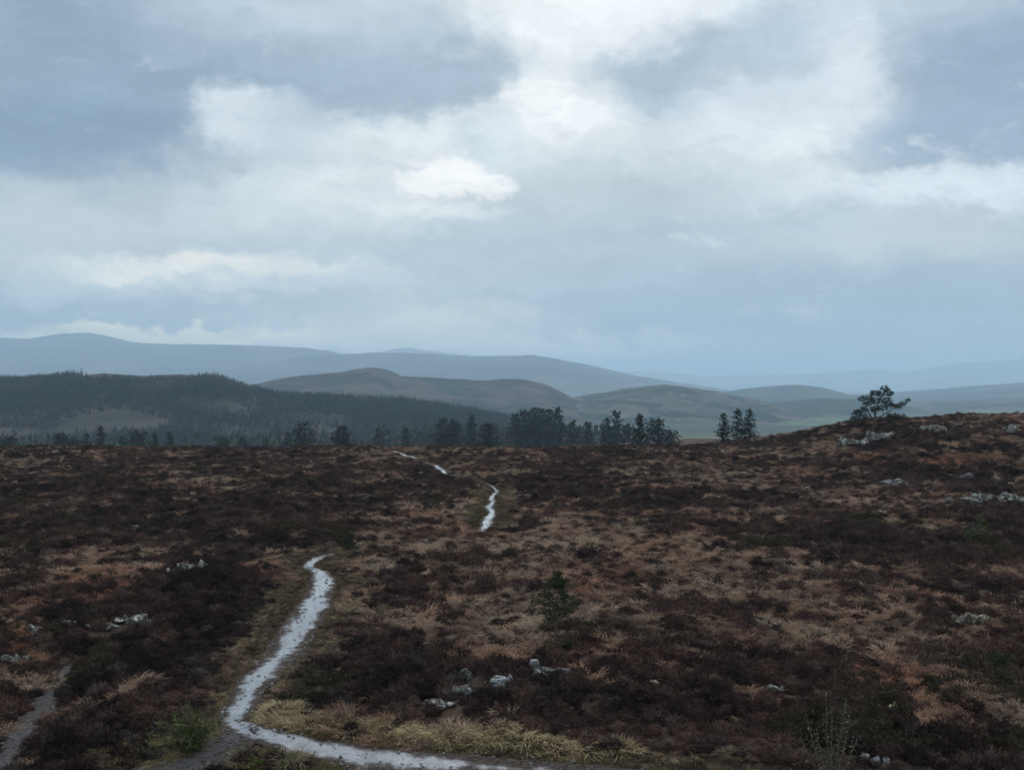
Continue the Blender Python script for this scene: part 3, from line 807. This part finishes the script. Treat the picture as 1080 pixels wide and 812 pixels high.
def tree(name, u, vtop, D, label, group=None, style='spruce', aspect=.22, var=0, mat=None):
    x = (u - 540) / F * D; z0 = z_at(x, D); ztop = EYE - (vtop - HZ) / F * D
    h = ztop - z0
    key = (style, round(aspect, 2), var)
    if key not in TREE_CACHE:
        Lv, segs = conifer_leaves(10, 10 * aspect, hash(key) % 9999 if False else int(aspect * 1000) + var * 77 + len(style) * 13, style)
        cr = Lv.obj('crown', mat or M_needle_far, link=False); V, Fc = tubes(segs, 5); tr = mesh_obj('trunk', V, Fc, M_bark, link=False, smooth=True)
        TREE_CACHE[key] = (cr.data, tr.data)
    e = empty(name, (x, D, z0)); e.rotation_euler.z = (u * 1.7) % 6.28; k = h / 10
    e.scale = (k, k, k)
    for nm, me in zip(('crown', 'trunk'), TREE_CACHE[key]):
        o = bpy.data.objects.new(nm, me); COL.objects.link(o); o.parent = e
    return tag(e, label, 'tree', group)

G1 = 'conifers beyond the left moor edge'; G2 = 'conifers of the middle clump'; G3 = 'conifers beyond the middle moor edge'
T = [
 (10, 461, 300, 'small dim conifer at the far left frame edge beyond the heather', G1, 'round', .3, 0),
 (63, 458, 300, 'rounded dark conifer beside a squat bush-like one beyond the left moor', G1, 'round', .3, 1),
 (78, 462, 290, 'low squat dark conifer just right of a rounded taller one, left moor edge', G1, 'round', .4, 0),
 (91, 457, 310, 'middling conifer next to the tall spire beyond the left moor edge', G1, 'spruce', .26, 0),
 (107, 450, 310, 'tallest sharply pointed dark spire beyond the left moor edge', G1, 'spruce', .17, 1),
 (128, 460, 330, 'slender conifer between a tall spire and a broad tree, left moor edge', G1, 'spruce', .22, 2),
 (146, 455.5, 310, 'broad rounded conifer beyond the left moor, wider than its neighbours', G1, 'round', .36, 2),
 (163, 457, 310, 'narrow dark conifer close beside the broad rounded one, left moor edge', G1, 'spruce', .2, 0),
 (179, 456, 310, 'pointed conifer right of the narrow dark one beyond the left moor', G1, 'spruce', .27, 3),
 (236, 462, 320, 'small conifer standing apart in the gap beyond the left moor', G1, 'round', .3, 3),
 (256, 461, 320, 'small spreading conifer in the gap beyond the left moor edge', G1, 'pine', .34, 0),
 (280, 463, 300, 'lowest little conifer left of the large dark tree beyond the moor', G1, 'spruce', .3, 1),
 (318, 447, 330, 'large dark bushy conifer, biggest beyond the left moor edge', G1, 'round', .34, 1),
 (303, 456, 340, 'smaller tree tucked against the left side of the large bushy conifer', G1, 'spruce', .28, 2),
 (360, 450, 250, 'very dark small conifer alone before the wood, left of the far puddles', G1, 'pine', .33, 1),
 (398, 452, 380, 'pale misty conifer above the puddle crossing the moor edge', G3, 'spruce', .22, 1),
 (428, 451, 400, 'misty grey conifer left of the broad block of trees', G3, 'spruce', .26, 0),
 (466, 441, 380, 'left tree of the broad block of two beyond the far puddles', G3, 'pine', .24, 0),
 (480, 443, 380, 'right tree of the broad block of two beyond the far puddles', G3, 'pine', .26, 2),
 (498, 438, 380, 'slim columnar conifer standing alone between broad block and small dark pine', G3, 'spruce', .15, 2),
 (513, 446, 260, 'small dark pine in front of the wood, right of the slim column', G3, 'pine', .3, 3),
 (543, 436, 420, 'outermost left tree of the tall dense clump', G2, 'spruce', .24, 0),
 (552, 433, 430, 'second from the left in the tall dense clump', G2, 'pine', .22, 1),
 (562, 431, 420, 'broad middle tree of the tall dense clump', G2, 'pine', .25, 2),
 (572, 432, 440, 'flat topped tree right of the middle in the tall dense clump', G2, 'pine', .24, 3),
 (580, 431, 420, 'second from the right in the tall dense clump', G2, 'spruce', .26, 1),
 (589, 429, 430, 'tall outermost right tree of the tall dense clump', G2, 'spruce', .22, 2),
 (605, 443, 430, 'ragged thin conifer just right of the tall dense clump', G3, 'ragged', .2, 1),
 (621, 445, 430, 'short ragged conifer between the dense clump and the pointed pair', G3, 'ragged', .24, 2),
 (640, 440, 380, 'narrow left partner of the pointed pair right of the dense clump', G3, 'spruce', .18, 0),
 (650, 433, 380, 'taller right partner of the pointed pair right of the dense clump', G3, 'spruce', .24, 3),
 (660, 448, 390, 'low conifer between the pointed pair and the dark crooked pine', G3, 'round', .3, 0),
 (674, 437, 210, 'dark crooked pine rooted nearest the moor edge, in front of mist', G3, 'ragged', .25, 3),
 (693, 442, 300, 'rounded conifer just right of the dark crooked pine', G3, 'pine', .3, 0),
 (707, 454, 300, 'low bushy conifer ending the row before the open green valley', G3, 'round', .36, 2),
]
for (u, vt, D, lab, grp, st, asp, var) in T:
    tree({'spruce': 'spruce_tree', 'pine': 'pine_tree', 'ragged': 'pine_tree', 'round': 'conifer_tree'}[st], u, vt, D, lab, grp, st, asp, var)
G4 = 'three young conifers at the foot of the knoll'
tree('spruce_tree', 763, 436, 131, 'thin sparse young conifer, left of three at the knoll foot', G4, 'ragged', .32, 4)
tree('spruce_tree', 778, 432, 131, 'full dark middle conifer of three at the knoll foot', G4, 'spruce', .44, 4)
tree('spruce_tree', 790, 431.5, 132, 'narrow pointed conifer, right of three at the knoll foot', G4, 'spruce', .38, 5)

# ---- a windswept pine built limb by limb
def custom_pine(name, loc, limbs, clumps, mat, label, leaf=.15, dens=1.0, seed=0, trunk_r=.09):
    """limbs: polylines [(x, z, y, r)...]; clumps: (x, z, y, rx, rz, n)"""
    g = np.random.default_rng(seed)
    e = empty(name, loc)
    segs = [[((x, y, z), r) for (x, z, y, r) in l] for l in limbs]
    L = Leaves()
    for (x, z, y, rx, rz, n) in clumps:
        for _ in range(int(n * dens)):
            d = g.normal(size=3); d = d / np.linalg.norm(d) * g.uniform(.2, 1) ** .5
            p = np.array([x + d[0] * rx, y + d[1] * rx, z + d[2] * rz])
            for _k in range(3):
                dd = unit(np.array([d[0] * .6, d[1] * .6, .5]) + g.normal(0, .7, 3)) * leaf * g.uniform(.6, 1.2)
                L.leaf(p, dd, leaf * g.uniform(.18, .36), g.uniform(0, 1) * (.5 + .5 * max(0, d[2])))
        for _ in range(4):
            d = g.normal(size=3) * .55
            # twigs reach into each clump
            segs.append([((x, y, z - rz * .5), trunk_r * .14), ((x + d[0] * rx, y + d[1] * rx, z + d[2] * rz), trunk_r * .05)])
    V, Fc = tubes(segs, 6)
    mesh_obj('trunk', V, Fc, M_bark, e, smooth=True)
    L.obj('crown', mat, e)
    return tag(e, label, 'tree')

D = 107.0; k = D / F
x0 = (922 - 540) / F * D; z0 = EYE - (446 - HZ) / F * D
def q(u, v, y=0.0): return ((u - 922) * k, (444 - v) * k, y)
def lim(*pts): return [q(u, v, y) + (r,) for (u, v, y, r) in pts]
limbs = [lim((922, 462, 0, .15), (922, 449, 0, .13), (923, 438, 0, .10), (924, 428, .1, .08), (929, 418, .1, .05), (933, 409, 0, .025)),
         lim((922, 444, 0, .09), (916, 434, -.3, .06), (911, 424, -.3, .04), (906, 420, -.2, .02)),
         lim((923, 441, 0, .09), (935, 434, .3, .06), (946, 428, .4, .04), (956, 422, .3, .02)),
         lim((922, 443, 0, .07), (912, 437, .4, .05), (904, 436, .5, .025)),
         lim((923, 436, 0, .06), (918, 424, .5, .04), (921, 414, .5, .02)),
         lim((935, 434, .3, .05), (945, 435, .1, .035), (953, 437, 0, .02)),
         lim((924, 428, .1, .05), (934, 422, -.4, .03), (939, 417, -.4, .015))]
cl = [(933, 409, 0, 4.5, 4, 46), (938, 413, .1, 4, 3.5, 36), (929, 414, .2, 5, 3.5, 44), (923, 413, .3, 5, 3, 40), (916, 418, .4, 5, 3, 36), (908, 419, -.2, 4.2, 2.2, 28), (914, 424, -.4, 5.5, 3, 36), (925, 421, .2, 7, 4, 60), (934, 421, -.4, 6, 3.6, 44),
      (940, 426, .2, 6, 3.2, 40), (948, 427, .4, 5, 2.6, 34), (954, 424, .3, 3.6, 2, 22), (959, 420.5, .3, 2.6, 1.4, 12), (905, 434, .4, 5, 3, 40), (911, 431, .1, 5.5, 3.4, 46), (903, 440, .4, 5.5, 2.8, 42), (912, 438, .5, 6, 3, 44), (921, 430, -.3, 5, 3, 34), (931, 429, .1, 5.5, 3.2, 40), (941, 437, .1, 5.5, 2.6, 34), (950, 437, 0, 4.4, 2.2, 24), (946, 441, .2, 6, 1.8, 26), (933, 440, -.3, 4, 2, 16), (900, 444, .4, 4, 2, 20)]
clumps = [q(u, v, y) + (rx * k, rz * k, n) for (u, v, y, rx, rz, n) in cl]
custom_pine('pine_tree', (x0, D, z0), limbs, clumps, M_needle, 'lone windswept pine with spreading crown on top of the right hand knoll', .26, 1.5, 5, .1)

# ---- the young pine in the heather, near
D = EYE * F / (684 - HZ); k = D / F
x0 = (586 - 540) / F * D; zg = z_at(x0, D)
q = lambda u, v, y=0.0: ((u - 586) * k, (684 - v) * k, y)
limbs = [lim((586, 688, 0, .045), (586, 668, 0, .036), (587, 650, 0, .03), (587, 632, 0, .022), (588, 615, 0, .014), (588, 602, 0, .006))]
g = np.random.default_rng(88); clumps = []
for v, w in ((652, 22), (645, 25), (638, 24), (630, 20), (622, 15), (614, 10), (607, 4)):
    for _ in range(6):
        a = g.uniform(0, 6.28); r = w * g.uniform(.55, 1.05)
        uu = 587 + math.cos(a) * r; yy = math.sin(a) * r * k; vv = v - r * .22 + g.normal(0, 1.5)
        limbs.append(lim((587, v + 2, 0, .014), (587 + math.cos(a) * r * .55, v, yy * .55, .009), (uu, vv, yy, .004)))
        clumps.append(q(uu, vv, yy) + (4.6 * k, 3.0 * k, 26 if v > 610 else 9)); clumps.append(q(587 + math.cos(a) * r * .55, v - 2, yy * .55) + (4.0 * k, 2.4 * k, 18 if v > 610 else 6))
for (u, v, w) in ((577, 678, 6), (592, 680, 7), (599, 676, 6), (583, 682, 6)):
    clumps.append(q(u, v, -.1) + (w * k, 4 * k, 60))
custom_pine('pine_sapling', (x0, D, zg), limbs, clumps, M_sap, 'young dark green pine with bare thin trunk in mid foreground heather', .10, .66, 6, .034)

D = 47.0; k = D / F; x0 = (370 - 540) / F * D; q = lambda u, v, y=0.0: ((u - 370) * k, (612 - v) * k, y)
limbs = [lim((370, 615, 0, .02), (370, 600, 0, .014), (369, 584, 0, .006))]; clumps = []
for v, w in ((606, 7), (601, 8), (596, 7), (590, 5), (585, 3)):
    for _ in range(4):
        a = g.uniform(0, 6.28); clumps.append(q(370 + math.cos(a) * w * .7, v, math.sin(a) * w * .7 * k) + (3.2 * k, 2.4 * k, 16))
custom_pine('pine_sapling', (x0, D, z_at(x0, D)), limbs, clumps, M_sap, 'tiny olive sapling beside the grassy bend at the top of the near path', .10, 1.0, 7, .02)
D = 51.0; k = D / F; x0 = (1032 - 540) / F * D; q = lambda u, v, y=0.0: ((u - 1032) * k, (586 - v) * k, y)
limbs = [lim((1032, 590, 0, .02), (1033, 574, 0, .014), (1034, 558, 0, .006))]; clumps = []
for u, v, w, n in ((1034, 559, 2.5, 8), (1035, 565, 4, 18), (1030, 570, 5, 26), (1037, 573, 6, 28), (1025, 578, 6, 34), (1033, 580, 7, 40), (1042, 580, 5, 20), (1020, 581, 3, 10)):
    clumps.append(q(u, v, g.normal(0, .1)) + (w * k, w * .6 * k, n))
custom_pine('pine_sapling', (x0, D, z_at(x0, D)), limbs, clumps, M_bright, 'bright yellow-green little sapling in dark heather below the pale slabs', .11, 1.0, 8, .02)

# ---- dark green fern-like bush left of the path junction
def frond_bush(name, u, vb, hpx, wpx, label, mat, seed, n=46, cat='bush'):
    g = np.random.default_rng(seed)
    D = EYE * F / (vb - HZ); k = D / F; x0 = (u - 540) / F * D
    e = empty(name, (x0, D, z_at(x0, D))); segs = []; L = Leaves(); H = hpx * k; W = wpx * k / 2
    for i in range(n):
        a = g.uniform(0, 6.28); out = W * g.uniform(.25, 1.0); h = H * g.uniform(.5, 1.0) * (1.15 - .45 * out / W)
        b = np.array([g.normal(0, .08), g.normal(0, .08), -.05])
        pts = []
        for t in np.linspace(0, 1, 7):
            pts.append(b + np.array([math.cos(a) * out * t ** 1.4, math.sin(a) * out * t ** 1.4, h * (t ** .75) * (1 - .12 * t * t)]))
        segs.append([(p, .008 * (1 - .75 * j / 6)) for j, p in enumerate(pts)])
        for j in range(1, 7):
            for _ in range(9):
                f = g.uniform(0, 1); p = pts[j - 1] * (1 - f) + pts[j] * f
                d = unit(unit(pts[j] - pts[j - 1]) * .9 + g.normal(0, .6, 3)) * g.uniform(.08, .19)
                L.leaf(p, d, g.uniform(.014, .026), g.uniform(0, 1) * (.4 + .1 * j))
    V, Fc = tubes(segs, 5); mesh_obj('stems', V, Fc, M_stem, e, smooth=True); L.obj('leaves', mat, e)
    return tag(e, label, cat)
frond_bush('broom_bush', 203, 784, 62, 96, 'dark green spiky bush with arching fronds left of the path junction', M_frond, 31, 34)
frond_bush('bilberry_bush', 1055, 702, 18, 40, 'low dark green bush on the fawn slope near the right frame edge', M_sap, 32, 50)
# ---- lichened upright shrub near the bottom edge
def upright_shrub():
    g = np.random.default_rng(41); vb = 812; D = EYE * F / (vb - HZ); k = D / F; x0 = (876 - 540) / F * D
    e = empty('lichened_shrub', (x0, D, z_at(x0, D))); segs = []; L = Leaves(); tips = Leaves()
    for (du, hp) in ((-7, 92), (-24, 64), (12, 88), (2, 70), (-14, 50), (22, 60), (8, 60), (-3, 54), (30, 44), (-30, 40), (18, 40)):
        top = np.array([du * k, g.normal(0, .12), hp * k]); pts = [np.array([du * k * .35, 0, -.05]), np.array([du * k * .7, top[1] * .5, hp * k * .5]), top]
        segs.append([(pts[0], .012), (pts[1], .008), (pts[2], .003)])
        for _ in range(int(hp * .55)):
            f = g.uniform(.12, 1); p = pts[0] * (1 - f) + pts[2] * f + g.normal(0, .03 + .10 * (1 - f), 3)
            L.leaf(p, unit(g.normal(size=3) + (0, 0, .7)) * g.uniform(.03, .07), g.uniform(.02, .036), g.uniform(0, 1))
    for _ in range(300):
        p = np.array([g.normal(0, 17) * k, g.normal(0, .22), abs(g.normal(22, 17)) * k])
        L.leaf(p, unit(g.normal(size=3) + (0, 0, .5)) * g.uniform(.03, .07), g.uniform(.02, .036), g.uniform(0, .8))
    V, Fc = tubes(segs, 5); mesh_obj('stems', V, Fc, M_stem, e, smooth=True); L.obj('leaves', M_lichen_leaf, e)
    tag(e, 'grey green lichened shrub with thin upright stems near the bottom frame edge', 'shrub')
upright_shrub()

# ------------------------------------------------------------------ rocks
def rock_mesh(seed, sx, sy, sz):
    """a broken outcrop: several jagged lumps of one bedrock rib breaking through the heather"""
    import bmesh
    g = np.random.default_rng(seed)
    bm = bmesh.new(); bmesh.ops.create_icosphere(bm, subdivisions=3, radius=1)
    base = np.array([v.co[:] for v in bm.verts]); tris = [tuple(v.index for v in f.verts) for f in bm.faces]; bm.free()
    n = max(3, min(9, int(3 + sx * 3.5))); VV = []; FF = []
    slope = g.uniform(-.25, .25)
    for k in range(n):
        V = base.copy()
        for _ in range(9):
            nrm = unit(g.normal(size=3)); dd = V @ nrm - g.uniform(.45, .85); V = V - np.outer(np.maximum(dd, 0) * .95, nrm)
        o = k * 7.3 + seed
        V = V * (1 + .22 * fbm(V[:, 0] * 2.5 + o, V[:, 1] * 2.5 + V[:, 2] * 2, seed, 4))[:, None]
        t = (k + g.uniform(.2, .8)) / n * 2 - 1
        r = g.uniform(.24, .55) * (1.1 - .5 * abs(t))
        V = V * (sx * r * g.uniform(.8, 1.5), sy * r * 1.6, sz * g.uniform(.35, 1.0))
        V = V + (t * sx * .85, (slope * t + g.normal(0, .22)) * sy * 1.6, sz * g.uniform(-.25, .15))
        FF += [tuple(a + len(VV) * 1 for a in f) for f in tris] if False else [tuple(a + k * len(base) for a in f) for f in tris]
        VV.append(V)
    me = bpy.data.meshes.new('rock_outcrop'); me.from_pydata([tuple(v) for v in np.vstack(VV)], [], FF); me.update(); me.materials.append(M_rock)
    return me
def rock(u, vb, wpx, hpx, label, D=None, col=(.33, .33, .31), seed=0, group='pale rocks lying in the heather'):
    """vb: row of the rock's base; D found by marching the terrain along that row"""
    D = rock_spot(u, vb)[1]
    x = (u - 540) / F * D; k = D / F
    w = wpx * k / 2; h = hpx * k
    o = bpy.data.objects.new('rock_outcrop', rock_mesh(500 + seed, w * 1.1, max(.25, w * .6), max(h * .95, .14)))
    COL.objects.link(o); o.location = (x, D, z_at(x, D) + (h * .14 + .07 if D < 32 else h * .20 + .08)); o.rotation_euler = (0, 0, (seed * 1.3) % .8 - .4)
    o.color = tuple(col) + (1,)
    return tag(o, label, 'rock', group)
for i, (u, vb, w, h, lab, c) in enumerate(RK): rock(u, vb, w, h, lab, col=c, seed=i)

# ------------------------------------------------------------------ air
def haze_box():
    x0, x1, y0, y1, z0, z1 = -30000, 30000, -4000, 30000, VAL - 12, 440
    V = [(x, y, z) for z in (z0, z1) for y in (y0, y1) for x in (x0, x1)]
    Fc = [(0, 2, 3, 1), (4, 5, 7, 6), (0, 1, 5, 4), (2, 6, 7, 3), (0, 4, 6, 2), (1, 3, 7, 5)]
    m, nt, out = new_mat('haze_air')
    pv = nt.node('ShaderNodeVolumePrincipled', {'Color': (0.60, 0.81, 0.975, 1), 'Density': HAZE_D, 'Anisotropy': 0.35})
    nt.l.new(pv.outputs[0], out.inputs['Volume'])
    o = mesh_obj('haze', V, Fc, m)
    tag(o, kind='stuff')
haze_box()

# ------------------------------------------------------------------ sky, sun
SUN_EL, SUN_AZ = R(48), R(8)
def build_world():
    w = bpy.data.worlds.new('World'); S.world = w; w.use_nodes = True
    nt = NT(w.node_tree); nt.n.clear()
    out = nt.node('ShaderNodeOutputWorld')
    sky = nt.node('ShaderNodeTexSky', sky_type='NISHITA', sun_disc=False, sun_elevation=SUN_EL, sun_rotation=SUN_AZ, altitude=300, air_density=1.0, dust_density=2.0)
    d = nt.node('ShaderNodeTexCoord').outputs['Generated']
    sp = nt.node('ShaderNodeSeparateXYZ', {0: d})
    az = nt.math('MULTIPLY', nt.math('ARCTAN2', sp.outputs[0], sp.outputs[1]), F)
    el = nt.math('MULTIPLY', nt.math('ARCSINE', sp.outputs[2]), F)
    P = nt.node('ShaderNodeCombineXYZ', {0: az, 1: el}).outputs[0]
    # turbulent warp of the cloud outlines
    w1 = nt.noise(nt.vmath('MULTIPLY', P, (.0085, .013, 1)), 1.0, 4, .58, col=True)
    w2 = nt.noise(nt.vmath('MULTIPLY', P, (.035, .050, 1)), 1.0, 4, .62, col=True)
    W = nt.vmath('ADD', P, nt.vmath('MULTIPLY', nt.vmath('SUBTRACT', w1, (.5, .5, .5)), (110, 64, 0)))
    W = nt.vmath('ADD', W, nt.vmath('MULTIPLY', nt.vmath('SUBTRACT', w2, (.5, .5, .5)), (62, 44, 0)))
    Wc = nt.vmath('ADD', P, nt.vmath('MULTIPLY', nt.vmath('SUBTRACT', w2, (.5, .5, .5)), (30, 26, 0)))
    w3 = nt.noise(nt.vmath('MULTIPLY', P, (.055, .065, 1)), 1.0, 5, .65, col=True)
    Wd = nt.vmath('ADD', P, nt.vmath('MULTIPLY', nt.vmath('SUBTRACT', w3, (.5, .5, .5)), (44, 34, 0)))
    def pa(u, v):
        a = math.atan((u - 540) / F); return a * F, math.atan((HZ - v) / F * math.cos(a)) * F
    def blob(col, u, v, ru, rv, soft, colour, amt, vec=None):
        a, e = pa(u, v)
        q = nt.vmath('LENGTH', nt.vmath('MULTIPLY', nt.vmath('SUBTRACT', vec or W, (a, e, 0)), (1 / ru, 1 / rv, 0)))
        f = nt.math('MULTIPLY', nt.mr(q, 1 + soft, 1 - soft), amt)
        return nt.mix(f, col, srgb(*colour))
    # background by elevation: haze-grey low, paler higher
    col = nt.mix(nt.mr(el, 0, 150), srgb(200, 208, 204), srgb(203, 214, 218))
    col = nt.mix(nt.mr(el, 150, 330), col, srgb(218, 230, 237))
    B = lambda *a, **k: blob(col, *a, **k)
    # broad pale and grey zones
    col = B(345, 168, 290, 84, .5, (254, 257, 253), .93)
    col = B(600, 40, 165, 115, .5, (266, 266, 262), .97)
    col = B(915, 150, 190, 80, .5, (256, 257, 255), .95)
    col = B(90, 250, 230, 62, .6, (207, 217, 219), .85)
    col = B(640, 205, 210, 46, .8, (196, 207, 210), .85)
    col = B(860, 322, 330, 80, .6, (163, 182, 199), .95)
    col = B(640, 262, 260, 34, .8, (186, 202, 211), .8)
    col = B(420, 268, 200, 18, .9, (196, 208, 217), .6)
    col = B(960, 256, 140, 24, .8, (212, 221, 222), .8)
    col = B(40, 336, 130, 26, .6, (152, 173, 187), .9)
    col = B(290, 322, 240, 16, .8, (176, 193, 202), .8)
    # low pale streaks
    col = B(215, 286, 130, 14, .7, (264, 260, 248), .97)
    col = B(330, 303, 150, 9, .8, (216, 227, 233), .8)
    col = B(60, 302, 90, 11, .9, (208, 221, 229), .8)
    col = B(150, 344, 70, 5, .8, (283, 274, 240), .95)
    col = B(230, 357, 200, 9, .9, (283, 274, 240), .97)
    col = B(440, 345, 120, 20, .9, (246, 248, 240), .9)
    col = B(520, 300, 120, 9, .9, (203, 217, 226), .6)
    col = B(520, 364, 170, 10, .9, (256, 254, 240), .9)
    # dark cloud masses
    col = B(70, 50, 275, 120, .5, (140, 161, 181), .96)
    col = B(360, 64, 190, 56, .34, (160, 179, 195), .94)
    col = B(50, 138, 150, 42, .45, (128, 151, 172), .92)
    col = B(200, 100, 110, 30, .5, (140, 163, 182), .8)
    col = B(330, 8, 170, 30, .8, (200, 213, 223), .85)
    col = B(478, 94, 58, 22, .5, (164, 182, 197), .88)
    col = B(735, 72, 122, 50, .55, (168, 187, 202), .97)
    col = B(840, 30, 60, 34, .6, (193, 208, 221), .8)
    col = B(1070, 85, 140, 90, .65, (143, 165, 187), .97)
    col = B(1010, 148, 105, 28, .6, (155, 176, 196), .88)
    # white breaks
    col = B(240, 120, 34, 24, .8, (243, 248, 250), .8)
    col = B(285, 122, 60, 20, .8, (230, 238, 243), .7)
    col = B(800, 112, 66, 36, .75, (240, 245, 249), .7)
    col = B(900, 70, 36, 40, .8, (236, 242, 247), .8)
    col = B(900, 205, 95, 15, .6, (238, 244, 248), .9)
    col = B(1030, 190, 90, 18, .6, (236, 243, 248), .9)
    col = B(505, 142, 45, 22, .8, (222, 232, 238), .8)
    col = B(640, 20, 90, 30, .7, (250, 252, 254), .8)
    # the one small cumulus
    for (u, v, ru, rv, s, am) in ((446, 192, 30, 17, .32, 1), (478, 186, 32, 21, .28, 1), (512, 198, 34, 12, .35, .9), (465, 222, 60, 8, .8, .5)):
        col = blob(col, u, v, ru, rv, s, (268, 266, 260), am, vec=Wd)
    # torn wisps of paler and greyer cloud
    wv = nt.vmath('ADD', P, nt.vmath('MULTIPLY', nt.vmath('SUBTRACT', w1, (.5, .5, .5)), (150, 60, 0)))
    ws = nt.noise(nt.vmath('MULTIPLY', wv, (.0075, .020, 1)), 1.0, 5, .68)
    band = nt.math('MULTIPLY', nt.mr(el, 30, 90), nt.mr(el, 420, 250))
    col = nt.mix(nt.math('MULTIPLY', nt.math('MULTIPLY', nt.mr(ws, .56, .72), band), .50), col, srgb(246, 250, 252))
    col = nt.mix(nt.math('MULTIPLY', nt.math('MULTIPLY', nt.mr(ws, .46, .32), band), .28), col, srgb(172, 192, 210))
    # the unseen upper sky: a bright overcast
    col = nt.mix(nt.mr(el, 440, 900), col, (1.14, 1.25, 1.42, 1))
    # fine streaky structure
    st = nt.noise(nt.vmath('MULTIPLY', W, (.010, .030, 1)), 1.0, 5, .6)
    mod = nt.mr(st, .25, .75, .86, 1.12, smooth=False)
    sc = nt.node('ShaderNodeVectorMath', {0: col}, operation='SCALE'); nt.l.new(mod, sc.inputs['Scale'])
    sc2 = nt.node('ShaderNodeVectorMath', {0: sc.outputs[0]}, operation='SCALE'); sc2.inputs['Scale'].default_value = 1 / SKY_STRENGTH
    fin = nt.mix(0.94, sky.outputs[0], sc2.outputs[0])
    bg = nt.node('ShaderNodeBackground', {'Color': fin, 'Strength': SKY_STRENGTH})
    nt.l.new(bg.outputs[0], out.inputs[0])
    w.cycles.sampling_method = 'MANUAL'; w.cycles.sample_map_resolution = 512
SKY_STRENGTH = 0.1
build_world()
sun = bpy.data.lights.new('sun', 'SUN'); sun.energy = 1.1; sun.angle = R(20); sun.color = (1.0, .97, .93)
so = bpy.data.objects.new('sun', sun); COL.objects.link(so)
so.rotation_euler = (-(math.pi / 2 - SUN_EL), 0, -SUN_AZ)   # shines from ahead of the camera, high up

# ------------------------------------------------------------------ camera and render settings
cam = bpy.data.cameras.new('camera'); cam.angle = R(50.0); cam.sensor_fit = 'HORIZONTAL'; cam.clip_end = 120000; cam.clip_start = .1
co = bpy.data.objects.new('camera', cam); COL.objects.link(co)
co.location = (0, 0, EYE); co.rotation_euler = (R(90), 0, 0)
S.camera = co
S.render.engine = 'CYCLES'
S.view_settings.view_transform = 'Standard'; S.view_settings.look = 'None'; S.view_settings.exposure = 0; S.view_settings.gamma = 1
S.cycles.use_denoising = True
S.cycles.max_bounces = 5; S.cycles.diffuse_bounces = 1; S.cycles.glossy_bounces = 2; S.cycles.transmission_bounces = 2; S.cycles.volume_bounces = 2
S.cycles.filter_width = 1.6
